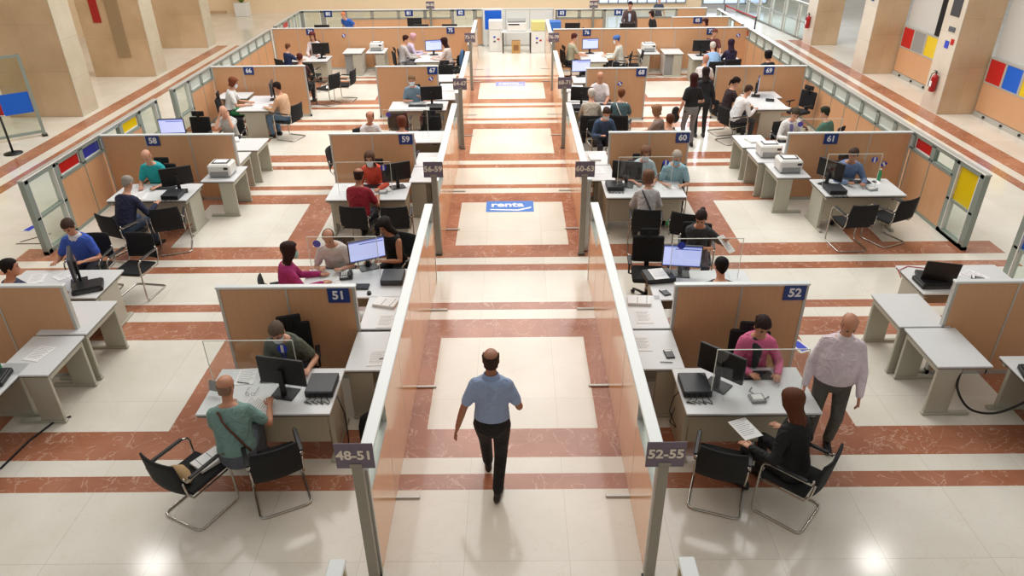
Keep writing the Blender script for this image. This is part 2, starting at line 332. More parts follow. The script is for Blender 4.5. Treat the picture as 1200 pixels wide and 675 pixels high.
# ------------------------------------------------------------------ partitions
def panel_thing(name, loc, rz, mods, label, cat, H=1.35, t=.06, capm='cap', framem='alu', feet=True, wm='wood', feetlen=.22, group=None, feetside=(-1, 1)):
    """wall segment along local +X; mods = list of (length, kind[,pane material])"""
    r = empty(name, loc, rz, label, cat, group); x = 0; fr = B(); h = t/2; L = sum(m_[0] for m_ in mods)
    fr.box(0, .035, -h, h, 0, H-.03)
    for (l, k, *pm) in mods:
        x1 = x+l; g_ = .003 if wm == 'wood_gloss' else .01; sm_ = .005 if wm == 'wood_gloss' else 0
        if x1 > L-.01: fr.box(x1-.035, x1, -h, h, 0, H-.03)
        else: fr.box(x1-g_, x1+g_, -h+sm_, h-sm_, 0, H-.03)
        a, c = (x+(.036 if x < .001 else g_)), x1-(.036 if x1 > L-.01 else g_)
        if k == 'wood':
            b = B(); b.box(a, c, -h+.006, h-.006, .06 if wm != 'wood_gloss' else .004, H-.03); b.obj('wood_panel', wm, r)
        elif k == 'pane':
            zt = H-.33; b = B(); b.box(a, c, -h+.006, h-.006, .06, zt-.02); b.obj('wood_panel', wm, r)
            fr.box(a, c, -h, h, zt-.03, zt+.03); fr.box(a, c, -h, h, H-.08, H-.03); fr.box(a, a+.05, -h, h, zt, H-.05); fr.box(c-.05, c, -h, h, zt, H-.05)
            b = B(); b.box(a+.05, c-.05, -.008, .008, zt+.02, H-.07); o = b.obj('pane', pm[0], r)
            if pm[0] != 'clear':
                b = B()
                for (p, q, u, v) in ((a+.05, c-.05, zt+.03, zt+.05), (a+.05, c-.05, H-.1, H-.08), (a+.05, a+.07, zt+.03, H-.08), (c-.07, c-.05, zt+.03, H-.08)): b.box(p, q, -.016, .016, u, v)
                b.obj('pane_edging', 'white', r)
        elif k == 'tall':
            fr.box(a, a+.09, -h, h, .0, H-.03); fr.box(c-.09, c, -h, h, .0, H-.03); fr.box(a, c, -h, h, .62, .66); fr.box(a, c, -h, h, .0, .08); fr.box(a, c, -h, h, H-.09, H-.03)
            b = B(); b.box(a+.09, c-.09, -.006, .006, .08, .62); b.obj('lower_pane', 'clear', r)
            b = B(); b.box(a+.09, c-.09, -.006, .006, .66, H-.09); b.obj('upper_pane', pm[0] if pm else 'clear', r)
            b = B(); b.box(a+.09, a+.11, -h-.004, h+.004, .08, H-.09); b.box(c-.11, c-.09, -h-.004, h+.004, .08, H-.09); b.obj('pane_edging', 'white', r)
        elif k == 'half':
            zt = 1.0; b = B(); b.box(a, c, -h+.006, h-.006, .004, zt); b.obj('wood_panel', wm, r)
            b = B(); b.box(a, c, -.006, .006, zt+.02, H-.03); b.obj('pane', pm[0] if pm else 'clear', r); fr.box(a, c, -h, h, zt, zt+.025)
        x = x1
    gl_ = wm == 'wood_gloss'; fr.box(0, L, -h+.012*gl_, h-.012*gl_, .0, .06 if not gl_ else .02); fr.obj('frame', framem, r)
    b = B(); b.box(-.01, L+.01, -h-.01, h+.01, H-.03, H, bev=.006); b.obj('cap_rail', capm, r)
    if feet:
        x = 0
        for i, (l, *_) in enumerate(mods):
            x += l
            if i % 2 == 0 and x < L-.1:
                b = B()
                b.box(x-.02, x+.02, -h-(feetlen if -1 in feetside else 0), h+(feetlen if 1 in feetside else 0), 0.002, .022, bev=.006); b.obj('foot', 'alu', r)
    return r
SGN = {'51': 'over the masked man in grey-green', '52': 'over the woman in pink', '58': 'over the man in turquoise', '59': 'over the woman in red-orange', '60': 'over the masked pair in pale blue', '61': 'over the man in blue by the yellow pane', '66': 'over the woman in white with reddish hair', '67': 'over the masked man with two empty chairs', '68': 'right of the bald man in white', '69': 'over the people with a big empty office chair', '74': 'above the boy in navy', '75': 'above the patterned dress', '76': 'at the aisle end above the patterned shirt', '77': 'over the visitor bending in pale blue', '80': 'by the bending person in bright blue', '81': 'between bright blue clothing and the aisle', '82': 'next to the blue poster', '83': 'next to the recycling bins', '84': 'beside the standing man in a dark jacket', '85': 'on the short rear partition'}
def number_sign(txt, x, y, z0=1.13, wd=.26, ht=.2):
    r = empty('number_sign', (x, y, z0+ht/2), 0, 'dark blue sign reading %s %s' % (txt, SGN[txt]), 'sign')
    b = B(); b.box(-wd/2, wd/2, -.006, .004, -ht/2, ht/2, bev=.002); b.obj('plate', 'blue', r)
    text_obj('number', txt, ht*.78, 'signtext', r, (0, -.008, 0), (R(90), 0, 0), bold=.03)
W = 'wood'
YP = [7.37, 13.2, 18.85, 24.45]
defs = [   # name, x0, x1, Y, n panels, sign, sign x
    (-3.55, -1.9, 7.37, 2, '51', -2.1), (1.9, 3.48, 7.34, 2, '52', 3.32), (-8.0, -5.42, 7.45, 3, None, 0), (5.22, 7.5, 7.36, 3, None, 0),
    (-7.93, -5.37, 13.33, 3, '58', -6.93), (-3.52, -1.9, 13.28, 2, '59', -2.06), (1.82, 3.36, 13.22, 2, '60', 3.22), (5.17, 7.5, 13.07, 3, '61', 5.98),
    (-7.93, -5.47, 19.15, 3, '66', -6.95), (-3.58, -1.95, 18.98, 2, '67', -2.1), (1.87, 3.42, 18.55, 2, '68', 3.28), (5.2, 7.5, 18.6, 3, '69', 6.55),
    (-7.96, -1.3, 24.72, 8, '74', -6.7), (1.32, 7.63, 24.1, 8, '77', 6.4)]
for x0, x1, y, n, s, sx in defs:
    lab = ('beech partition bearing sign %s, %s' % (s, SGN[s])) if s and s not in ('74', '77') else {'74': 'long beech partition carrying the signs 74 and 75', '77': 'long beech partition carrying the signs 76 and 77'}.get(s, 'beech partition with no sign beside %s' % ('the two bare tables and the coiled black cable' if x0 > 0 else 'the table with a single sheet of paper'))
    panel_thing('partition', (x0, y, 0), 0, [((x1-x0)/n, W)]*n, lab, 'partition', feet=False)
    if s: number_sign(s, sx, y-.036)
number_sign('75', -2.05, 24.72-.036); number_sign('76', 2.4, 24.1-.036)
# aisle walls
for side, X in (('left', -1.28), ('right', 1.205)):
    segs = [(-.2, 3.45, ['wood']*3+['half']), (4.37, 9.9, ['half']+['wood']*4+['half']), (10.86, 15.45, ['half']+['wood']*3+['half']), (16.38, 20.9, ['half']+['wood']*3+['half']), (21.9, 26.2, ['half']+['wood']*3+['half'])]
    pairs = [None, '48-51' if X < 0 else '52-55', '56-59' if X < 0 else '60-63', '64-67' if X < 0 else '68-71', '72-75' if X < 0 else '76-79']
    for i, (a, c, kd) in enumerate(segs):
        l = (c-a)/len(kd); mods = [(l, k)+(('pyellow',) if i == 0 and k == 'half' else ()) for k in kd]
        lab = 'glossy beech aisle wall running back from the sign %s' % pairs[i] if pairs[i] else 'nearest glossy aisle wall ending just before the sign %s' % pairs[1]
        # local +X along world +Y ; feet only towards the aisle
        panel_thing('aisle_wall', (X, a, 0), R(90), mods, lab, 'partition', H=1.31, t=.1, wm='wood_gloss', feetside=(-1,) if X < 0 else (1,), feetlen=.24)
def sign_post(txt, x, y, lab):
    r = empty('sign_post', (x, y, 0), 0, lab, 'sign post')
    b = B(); b.box(-.045, .045, -.03, .03, .01, 1.42, bev=.006); b.obj('post', 'post', r)
    b = B(); b.box(-.06, .06, -.05, .05, 0, .012, bev=.003); b.obj('base_plate', 'dark', r)
    b = B(); b.box(-.155, .155, -.045, -.033, 1.4, 1.66, bev=.003); b.obj('sign_plate', 'purple', r)
    b = B(); b.box(-.05, .05, -.05, -.045, 1.41, 1.45); b.obj('bracket', 'post', r)
    text_obj('number_range', txt, .125, 'creamtext', r, (0, -.049, 1.54), (R(90), 0, 0), bold=.03)
for txt, x, y in (('48-51', -1.29, 4.31), ('52-55', 1.19, 4.3), ('56-59', -1.28, 10.8), ('60-63', 1.13, 10.76), ('64-67', -1.2, 16.3), ('68-71', 1.17, 16.3), ('72-75', -1.25, 21.8), ('76-79', 1.2, 21.7), ('80-82', -3.05, 28.2), ('83-85', 3.0, 28.0)):
    sign_post(txt, x, y, 'grey post with a purple plate reading %s at the end of the aisle wall' % txt if y < 25 else 'purple plate reading %s on a post by the rear screen' % txt)
# outer walls
def outer(X, segs, tags):
    for (a, mods), lab in zip(segs, tags):
        panel_thing('perimeter_screen', (X, a, 0), R(90), mods, lab, 'screen', t=.09, framem='greenframe', capm='alu', feet=False)
pc = (.77, 'pane', 'frosted')
outer(-8.02, [(7.3, [(.8, W), (.8, 'tall')]), (10.9, [(.95, 'tall'), (.8, 'pane', 'pred'), (.75, 'pane', 'pblue'), (.8, 'pane', 'clear'), (.8, 'pane', 'pyellow'), (.95, 'tall')]), (16.8, [(.95, 'tall')]+[(.76, 'pane', 'frosted')]*9), (25.2, [(.8, 'tall'), (.8, 'pane', 'pred')]+[(.8, 'tall')]*2)],
      ['end of the perimeter screen beside the man in a blue polo shirt', 'perimeter screen with red, blue and yellow panes beside counter 58', 'perimeter screen with a row of pale panes leading past counter 66 to 74', 'short perimeter screen behind the sign 74'])
outer(7.6, [(7.3, [(.8, W), (.8, 'tall', 'brightblue'), (.8, 'tall', 'brightblue')]), (10.78, [(.82, 'tall', 'pyellow'), (.75, 'pane', 'clear'), (.72, 'pane', 'pred')]+[(.765, 'pane', 'frosted')]*14+[(.7, 'pane', 'pred')]), (24.7, [(.8, W), (.8, 'tall'), (.8, 'tall'), (.8, 'tall')])],
      ['end of the perimeter screen with a blue pane by the desk with a laptop', 'perimeter screen with yellow and red panes beside counter 61', 'perimeter screen beyond the red pane at the far end'])
# rear screen
panel_thing('rear_screen', (-8.0, 28.5, 0), 0, [(.85, 'tall')]*2+[(1.0, 'pane', 'clear')]*4+[(.9, 'tall')]+[(.95, 'pane', 'clear')]*1, 'rear glazed screen behind the signs 80 to 82', 'screen', feet=False, framem='frame')
panel_thing('rear_screen', (1.6, 28.2, 0), 0, [(.9, 'pane', 'clear')]*2+[(.95, 'tall')]+[(.9, 'pane', 'clear')]*2+[(1.1, W)]*1, 'rear glazed screen behind the signs 83 and 84', 'screen', feet=False, framem='frame')
b = panel_thing('partition', (5.55, 26.2, 0), 0, [(1.0, W)]*2, 'short beech partition carrying the sign 85', 'partition', feet=False)
for t, x, y in (('80', -6.95, 28.45), ('81', -3.9, 28.45), ('82', -1.95, 28.45), ('83', 1.85, 28.15), ('84', 3.95, 28.15)): number_sign(t, x, y, z0=1.1, wd=.3, ht=.22)
number_sign('85', 6.45, 26.15, z0=1.13, wd=.3, ht=.2)
panel_thing('rear_screen', (-1.15, 28.35, 0), 0, [(.9, W)]*3, 'white rear screen behind the bins and copier', 'screen', feet=False, wm='white', H=1.36)
#@@PART2
# ------------------------------------------------------------------ furniture
TZ = .72
def make_desk(L=1.4, D=.8):
    r = empty('desk', cat_free()); r['category'] = 'desk'
    b = B(); b.box(-L/2, L/2, -D/2, D/2, TZ-.025, TZ, bev=.004); b.obj('desktop', 'top', r)
    b = B(); b.box(-L/2+.01, L/2-.01, -D/2+.01, D/2-.01, TZ-.045, TZ-.0255); b.obj('underside_edge', 'topedge', r)
    for s in (-1, 1):
        x = s*(L/2-.06); b = B(); b.box(x-.028, x+.028, -.22, .27, .04, TZ-.046, bev=.006); b.box(x-.022, x+.022, -D/2+.06, D/2-.04, TZ-.1, TZ-.046); b.obj('leg', 'leg', r)
        b = B(); b.box(x-.032, x+.032, -D/2+.04, D/2-.04, .0, .04, bev=.008); b.obj('foot_bar', 'leg', r)
    b = B(); b.box(-L/2+.09, L/2-.09, -D/2+.16, -D/2+.18, .2, TZ-.05); b.obj('modesty_panel', 'modesty', r)
    return r
def cat_free(): return (0, 0, 0)
def make_table(Wd=.62, D=.8):
    r = empty('side_table'); r['category'] = 'table'
    b = B(); b.box(-Wd/2, Wd/2, -D/2, D/2, TZ-.025, TZ, bev=.004); b.obj('table_top', 'top', r)
    b = B(); b.box(-Wd/2+.01, Wd/2-.01, -D/2+.01, D/2-.01, TZ-.04, TZ-.0255); b.obj('underside_edge', 'topedge', r)
    for s in (-1, 1):
        y = s*(D/2-.05); b = B(); b.box(0, Wd/2-.03, y-.022, y+.022, .04, TZ-.041, bev=.006); b.obj('leg', 'leg', r)
        b = B(); b.box(-Wd/2+.05, Wd/2-.02, y-.03, y+.03, 0, .04, bev=.008); b.obj('foot_bar', 'leg', r)
    b = B(); b.box(Wd/2-.06, Wd/2-.03, -D/2+.07, D/2-.07, TZ-.11, TZ-.041); b.obj('side_rail', 'leg', r)
    return r
def make_visitor_chair():
    r = empty('visitor_chair'); r['category'] = 'chair'
    w, t = .255, .012
    pts = []
    def side(s): return [(s*w, -.24, .655), (s*w, .16, .66), (s*w, .215, .64), (s*w, .235, .6), (s*w, .25, .06), (s*w, .235, .025), (s*w, .2, .013), (s*w, -.2, .013)]
    a = side(-1); c = side(1)[::-1]
    pts = a+[(-w+.015, -.235, .013), (-w+.06, -.25, .013), (w-.06, -.25, .013), (w-.015, -.235, .013)]+c
    b = B(); b.tube(pts, t, 8); b.tube([(-w, .24, .43), (w, .24, .43)], .01, 6); b.tube([(-w, -.235, .655), (-w+.02, -.25, .7)], t, 6); b.tube([(w, -.235, .655), (w-.02, -.25, .7)], t, 6)
    for s in (-1, 1): b.tube([(s*w*.96, .22, .425), (s*w*.94, -.2, .415), (s*w*.94, -.25, .5), (s*w*.96, -.27, .66)], .01, 6)
    b.obj('frame', 'chrome', r)
    # seat: thin pad
    b = B(); b.box(-.23, .23, -.2, .25, .425, .465, bev=.015); b.obj('seat', 'blackfab', r)
    # back: curved
    b = B(); vs = []; n = 8
    for q in (0, .022):
        for i in range(n+1):
            for j in range(7):
                u = -1+2*i/n; z = .5+.38*j/6; y = -.235-.05*j/6-.035*(1-u*u)-q; hw = .235-.02*(j/6)**3
                vs.append((u*hw, y, z))
    N = (n+1)*7; fs = []
    for i in range(n):
        for j in range(6):
            p = i*7+j; fs += [(p, p+7, p+8, p+1), (N+p, N+p+1, N+p+8, N+p+7)]
    for i in range(n): fs += [(i*7, N+i*7, N+i*7+7, i*7+7), (i*7+6, i*7+13, N+i*7+13, N+i*7+6)]
    for j in range(6): fs += [(j, j+1, N+j+1, N+j), (n*7+j, N+n*7+j, N+n*7+j+1, n*7+j+1)]
    b.add(vs, fs, 0, True); b.obj('backrest', 'blackfab', r)
    for s in (-1, 1):
        b = B(); b.box(s*w-.022, s*w+.022, -.2, .16, .662, .684, bev=.008); b.obj('armrest', 'black', r)
    return r
def make_office_chair():
    r = empty('office_chair'); r['category'] = 'chair'
    b = B(); b.box(-.24, .24, -.2, .27, .44, .51, bev=.025); b.obj('seat', 'blackfab', r)
    b = B(); b.box(-.23, .23, -.235, -.185, .54, .96, bev=.022, mx=Matrix.Translation((0, -.03, 0)) @ Matrix.Rotation(R(4), 4, 'X')); b.obj('backrest', 'blackfab', r)
    b = B(); b.box(-.14, .14, -.155, -.12, .975, 1.09, bev=.015, mx=Matrix.Translation((0, -.06, 0)) @ Matrix.Rotation(R(4), 4, 'X')); b.obj('headrest', 'blackfab', r)
    b = B(); b.box(-.035, .035, -.262, -.237, .44, .9, mx=Matrix.Translation((0, -.04, 0))); b.box(-.035, .035, -.3, .1, .415, .44); b.box(-.03, .03, -.225, -.195, .9, 1.04, mx=Matrix.Translation((0, -.04, 0))); b.obj('back_bracket', 'black', r)
    b = B(); b.cyl(0, 0, .09, .42, .028, 10); b.obj('column', 'chrome', r)
    for k in range(5):
        a = 2*math.pi*k/5+.3; c, s = math.cos(a), math.sin(a)
        b = B(); b.tube([(0, 0, .11), (c*.15, s*.15, .105), (c*.3, s*.3, .075)], [.028, .022, .016], 6); l = b.obj('base_leg', 'black', r)
        b = B(); b.loft([((c*.3-s*q, s*.3+c*q, .03), (c, s, 0), (0, 0, 1), .03, .03) for q in (-.02, .02)], 10); b.obj('caster', 'dark', l)
    for s in (-1, 1):
        b = B(); b.box(s*.28-.03, s*.28+.03, -.15, .13, .66, .685, bev=.01); b.tube([(s*.24, 0, .46), (s*.28, 0, .47), (s*.28, 0, .66)], .014, 6); b.obj('armrest', 'black', r)
    return r
def make_monitor(lit):
    r = empty('monitor'); r['category'] = 'monitor'    # screen faces local +Y
    b = B(); b.box(-.265, .265, -.02, .018, .13, .46, bev=.008); b.obj('housing', 'dark' if lit else 'black', r)
    b = B(); b.box(-.25, .25, .018, .0205, .15, .447); s = b.obj('screen', 'screen' if lit else 'screenoff', r)
    if lit:
        b = B(); b.box(-.25, .25, .0206, .0215, .43, .447); b.box(-.24, .1, .0206, .0215, .395, .41); b.box(-.25, .25, .0206, .0215, .15, .16); b.obj('window_bar', 'screenline', s)
    b = B(); b.box(-.03, .03, -.055, -.02, .012, .33, bev=.005); b.obj('stand', 'black', r)
    b = B(); b.box(-.13, .13, -.12, .09, 0, .014, bev=.005); b.obj('base', 'black', r)
    return r
def make_pc():
    r = empty('desktop_computer'); r['category'] = 'computer'
    b = B(); b.box(-.15, .15, -.17, .17, .008, .085, bev=.006); b.obj('case', 'dark', r)
    b = B(); b.box(-.14, .14, -.176, -.17, .015, .078); b.obj('rear_panel', 'darker', r)
    random.seed(3); 
    for k in range(4):
        b = B(); x = -.1+.06*k; b.tube([(x, -.176, .045), (x+.02, -.22, .03), (x-.04+.03*k, -.25, .01), (x+.05, -.28, .008), (x-.03, -.24, .012)], .005, 5); b.obj('cable', 'black', r)
    return r
def make_keyboard():
    r = empty('keyboard'); r['category'] = 'keyboard'
    b = B(); b.box(-.22, .22, -.075, .075, .002, .02, bev=.004); b.obj('case', 'black', r)
    b = B()
    for i in range(14):
        for j in range(5): b.box(-.205+i*.0295, -.181+i*.0295, -.062+j*.0255, -.042+j*.0255, .0195, .025)
    b.obj('keys', 'dark', r); return r
def make_mouse():
    b = B(); b.loft([((0, y, .001), (1, 0, 0), (0, 0, 1), rx, rz) for y, rx, rz in ((-.05, .012, .012), (-.04, .026, .026), (0, .031, .034), (.035, .026, .026), (.05, .012, .012))], 12)
    b.v = [(x, y, max(z, .0)) for x, y, z in b.v]; o = b.obj('computer_mouse', 'black'); o['category'] = 'mouse'; return o
def make_phone():
    r = empty('desk_phone'); r['category'] = 'telephone'
    b = B(); b.box(-.09, .09, -.1, .1, 0, .035, bev=.01); b.obj('body', 'dark', r)
    b = B(); b.box(-.085, -.035, -.1, .1, .036, .07, bev=.012); b.obj('handset', 'black', r)
    b = B()
    for i in range(3):
        for j in range(4): b.box(-.01+i*.028, .01+i*.028, -.08+j*.024, -.064+j*.024, .035, .039)
    b.obj('keypad', 'white', r); b = B(); b.box(-.015, .075, .035, .085, .035, .038); b.obj('display', 'pgrey', r); return r
def make_card_reader():
    r = empty('signature_pad'); r['category'] = 'device'
    b = B(); b.box(-.08, .08, -.07, .07, 0, .03, bev=.008); b.obj('case', 'pgrey', r)
    b = B(); b.box(-.055, .055, -.035, .045, .03, .033); b.obj('display', 'white', r)
    b = B(); b.tube([(.06, -.05, .034), (.14, .03, .008)], .005, 6); b.obj('stylus', 'black', r)
    b = B(); b.tube([(0, .07, .015), (-.03, .14, .006), (.02, .2, .006)], .004, 5); b.obj('cable', 'black', r); return r
def make_printer():
    r = empty('printer'); r['category'] = 'printer'
    b = B(); b.box(-.21, .21, -.19, .19, .02, .25, bev=.03); b.obj('body', 'white', r)
    b = B(); b.box(-.15, .15, -.1, .13, .2505, .256); b.obj('output_tray', 'dark', r)
    b = B(); b.box(-.12, .12, -.06, .1, .258, .262); b.obj('printed_sheet', 'paper', r)
    b = B(); b.box(-.17, .17, -.2, -.188, .04, .12); b.obj('paper_drawer', 'pgrey', r)
    b = B(); b.box(.1, .18, -.197, -.185, .16, .2); b.obj('control_panel', 'dark', r)
    b = B(); b.box(-.19, .19, -.17, .17, 0, .022); b.obj('base', 'pgrey', r); return r
def make_acrylic():
    r = empty('acrylic_screen'); r['category'] = 'screen'
    b = B(); b.box(-.47, .47, -.003, .003, 0.005, .6); b.obj('sheet', 'acrylic', r)
    b = B(); b.box(-.47, .47, -.004, .004, .6, .608); b.box(-.476, -.469, -.004, .004, .005, .608); b.box(.469, .476, -.004, .004, .005, .608); b.obj('polished_edge', 'acredge', r)
    for s in (-1, 1):
        b = B(); b.box(s*.35-.006, s*.35+.006, -.09, .09, 0, .05); b.obj('support_foot', 'acrylic', r)
    b = B(); b.add([(.35+.055*math.cos(a)*(1 if k < 14 else 1), -.0045, .5+.055*math.sin(a)) for k, a in enumerate(np.linspace(0, 6.06, 14))], [tuple(range(14))]); b.obj('round_sticker', 'sticker', r)
    b = B(); b.box(.335, .365, -.006, -.0046, .452, .545, mx=None); b.obj('sticker_stripe', 'white', r)
    return r
def make_paper():
    r = empty('paper_sheet'); r['category'] = 'paper'
    b = B(); b.box(-.105, .105, -.148, .148, .001, .004); b.obj('sheet', 'paper', r)
    b = B()
    for k in range(9): b.box(-.085, .085-.02*(k % 3), .12-k*.026, .124-k*.026, .0041, .0045)
    b.obj('printed_lines', 'paperink', r); return r
def make_stack():
    r = empty('paper_stack'); r['category'] = 'papers'; b = B(); random.seed(5)
    for k in range(6):
        a = random.uniform(-.12, .12); b.box(-.105, .105, -.148, .148, .001+k*.006, .0065+k*.006, mx=Matrix.Rotation(a, 4, 'Z'))
    b.obj('sheets', 'paper', r); b = B(); b.box(-.1, .1, -.1, -.094, .0372, .0376); b.box(-.1, .06, .02, .026, .0372, .0376); b.obj('print', 'paperink', r); return r
def make_pen():
    b = B(); b.tube([(-.07, 0, .005), (.06, 0, .005), (.075, 0, .004)], [.005, .005, .001], 6); o = b.obj('pen', 'dark'); o['category'] = 'pen'; return o
def make_bottle():
    r = empty('bottle'); r['category'] = 'bottle'
    b = B(); b.loft([((0, 0, z), (1, 0, 0), (0, 1, 0), q, q) for z, q in ((0, .03), (.01, .034), (.14, .034), (.17, .022), (.19, .013), (.2, .013))], 12); b.obj('body', 'bluegreen', r)
    b = B(); b.cyl(0, 0, .2, .215, .015, 10); b.obj('cap', 'white', r); return r
def make_calculator():
    r = empty('calculator'); r['category'] = 'calculator'
    b = B(); b.box(-.05, .05, -.08, .08, 0, .018, bev=.005); b.obj('case', 'dark', r)
    b = B()
    for i in range(4):
        for j in range(4): b.box(-.04+i*.021, -.026+i*.021, -.07+j*.024, -.054+j*.024, .018, .021)
    b.obj('keys', 'pgrey', r); b = B(); b.box(-.04, .04, .04, .068, .018, .02); b.obj('display', 'paper', r); return r
K = dict(desk=Kind(make_desk), table=Kind(make_table), vchair=Kind(make_visitor_chair), ochair=Kind(make_office_chair), mon=Kind(lambda: make_monitor(0)), monlit=Kind(lambda: make_monitor(1)), pc=Kind(make_pc), kb=Kind(make_keyboard), mouse=Kind(make_mouse),
         phone=Kind(make_phone), pad=Kind(make_card_reader), printer=Kind(make_printer), acr=Kind(make_acrylic), paper=Kind(make_paper), stack=Kind(make_stack), pen=Kind(make_pen), bottle=Kind(make_bottle), calc=Kind(make_calculator))
GR = dict(desk='counter desks', table='side tables between the desks', vchair='black visitor chairs', ochair='black office chairs', mon='dark computer monitors', monlit='monitors with lit screens', pc='flat desktop computers', kb='black keyboards', mouse='computer mice', phone='desk phones', pad='signature pads', printer='white printers', acr='acrylic screens on desks', paper='loose paper sheets', stack='stacks of paper', pen='pens on the desks', bottle='bottles on the desks', calc='calculators')
TAG = {'51': 'the masked man in grey-green', '52': 'the woman in pink', '58': 'the man in turquoise', '59': 'the woman in red-orange', '60': 'the masked woman with brown hair', '61': 'the man in blue by the yellow pane', '66': 'the woman in white', '67': 'the masked man alone', '68': 'the bald man in white', '69': 'the big empty office chair', '74': 'the young person in navy', '75': 'the patterned dress', '76': 'the blue head scarf', '77': 'the visitor bending forward'}
def put(k, x, y, rz, label, z=0):
    if k in ('pc', 'kb', 'mouse', 'pad', 'calc', 'phone', 'acr', 'pen', 'table'):
        if label.endswith(' the desk behind 51'): label = label[:-18]+'the shared desk beyond the partition of grey-green man'
        elif label.endswith(' the desk behind 52'): label = label[:-18]+'the desk where a dark head shows over the partition'
        elif label.endswith(' the desk behind 59'): label = label[:-18]+'the desk of the pair beyond the woman in red-orange'
        elif label.endswith(' the desk behind 61'): label = label[:-18]+'the desk of the person in white beyond the printers'
        else:
            for c, t in TAG.items():
                if 'counter '+c in label: label = label.replace('counter '+c, 'counter %s of %s' % (c, t)); break
                if 'partition of '+c in label: label = label.replace('partition of '+c, 'partition of '+t); break
    return K[k].put((x, y, z), R(rz), label, GR[k])
D = TZ+.0008
WHO = {'51': 'in front of the masked man in grey-green', '52': 'of the woman in a pink jacket', '58': 'of the man in a turquoise T-shirt', '59': 'of the masked woman in red-orange', '60': 'of the masked woman with brown bob hair', '61': 'of the man in blue near the yellow pane', '66': 'between the woman in white and the man in pale orange', '67': 'of the masked man with two empty chairs before him', '68': 'of the bald man with two visitors', '69': 'facing the large empty office chair', '74': 'of the young person in navy', '75': 'of the patterned dress', '76': 'by the blue head scarf', '77': 'of the visitor bending forward in pale blue', '80': 'of the bending person in bright blue', '81': 'halfway along the rear left row', '82': 'nearest the blue poster', '83': 'nearest the recycling bins', '84': 'of the standing man in a dark jacket', '85': 'at the short rear partition'}
# desks: (name, x, y, rot)
DESKS = [('51', -2.63, 6.17, 0), ('52', 2.46, 6.12, 0), ('50', -2.22, 8.55, 180), ('53', 2.53, 8.42, 180), ('the far side of the left unnumbered partition', -6.3, 8.6, 180), ('the far side of the right unnumbered partition', 6.1, 8.52, 180),
         ('58', -6.42, 11.95, 0), ('59', -2.58, 11.9, 0), ('60', 2.3, 11.9, 0), ('61', 6.1, 11.88, 0), ('59b', -2.08, 15.0, 180), ('58b', -6.7, 14.7, 180), ('61b', 6.1, 13.95, 180),
         ('66', -6.33, 17.85, -90), ('67', -2.32, 17.45, 0), ('68', 2.12, 17.2, 0), ('69', 6.2, 17.55, 90), ('67b', -2.3, 20.3, 180), ('68b', 2.35, 20.0, 180),
         ('74', -6.45, 23.0, 0), ('75', -2.62, 23.1, -90), ('76', 2.5, 22.9, 90), ('77', 6.2, 22.75, 0), ('80', -6.7, 26.4, 0), ('81', -3.4, 26.2, 0), ('82', -2.06, 26.2, 0), ('85', 6.7, 26.95, 0), ('83', 2.4, 26.2, 0), ('84', 4.2, 26.0, 0)]
TBX = (-3.6, 27.6, 0, 'close to the rear screen, carrying a small monitor')
def dl(n):
    if n == '50': return 'desk with a lit monitor shared by the woman in magenta'
    if n == '53': return 'desk with a lit monitor and a black document box'
    if n.endswith('b'): return {'59b': 'desk near the aisle behind the pair beyond sign 59', '58b': 'desk with a white lit page beyond the turquoise T-shirt', '61b': 'desk of the person in white beyond sign 61', '67b': 'desk beyond the masked man of counter 67', '68b': 'desk with a lit screen beyond the bald man of counter 68'}[n]
    return 'light grey desk on %s' % n if n[0] == 't' else 'counter desk %s %s' % (n, WHO[n])
for n, x, y, rz in DESKS: put('desk', x, y, rz, dl(n))
# side tables, two per booth, next to the aisle walls or screens
TB = [(-1.62, 6.92, 180, 'between counter 51 and the aisle wall'), (-1.62, 7.78, 180, 'behind the partition of 51, against the aisle wall'), (1.6, 6.9, 0, 'between counter 52 and the aisle wall'), (1.6, 7.74, 0, 'behind the partition of 52, against the aisle wall'),
      (-1.62, 12.72, 180, 'between counter 59 and the aisle'), (-1.62, 13.55, 180, 'behind the partition of 59 by the aisle'), (1.56, 12.72, 0, 'between counter 60 and the aisle'), (1.56, 13.55, 0, 'behind the partition of 60 by the aisle'),
      (-1.66, 18.4, 180, 'between counter 67 and the aisle'), (-1.66, 19.25, 180, 'behind the partition of 67 by the aisle'), (1.56, 18.1, 0, 'between counter 68 and the aisle'), (1.56, 18.95, 0, 'behind the partition of 68 by the aisle'),
      (-5.58, 6.88, 0, 'holding one sheet of paper before the unnumbered partition'), (-5.58, 7.72, 0, 'beside the end post of the unnumbered partition near the man in blue'), (5.06, 6.9, 180, 'bare, in front of the unnumbered partition by the coiled cable'), (5.02, 7.73, 180, 'bare, beside the unnumbered partition, behind the other bare table'),
      (-5.5, 12.85, 0, 'carrying a white printer next to counter 58'), (-5.7, 13.7, 0, 'behind the printer table of counter 58'), (5.16, 12.78, 180, 'with a white printer, nearest the man in blue by the yellow pane'), (5.05, 13.6, 180, 'with a second white printer behind the one of 61'),
      (-5.2, 24.15, 0, 'over a cabinet near the boy in navy'), (-4.45, 24.15, 0, 'under the white printer nearer the patterned dress'), (4.35, 23.6, 180, 'under the white printer nearer the blue head scarf'), (5.1, 23.6, 0, 'over a cabinet on the side of the bending visitor'), (-7.25, 18.62, 90, 'in the corner behind the woman in white'), (6.35, 18.18, 90, 'along the partition of counter 69'),
      (5.0, 14.5, 180, 'with papers, behind the second printer of 61'), (-5.6, 14.6, 0, 'by the bald man behind the partition of 58')]
for x, y, rz, l in TB+[TBX]: put('table', x, y, rz, 'side table '+l.replace('the masked man in grey-green', 'the grey-green man'))
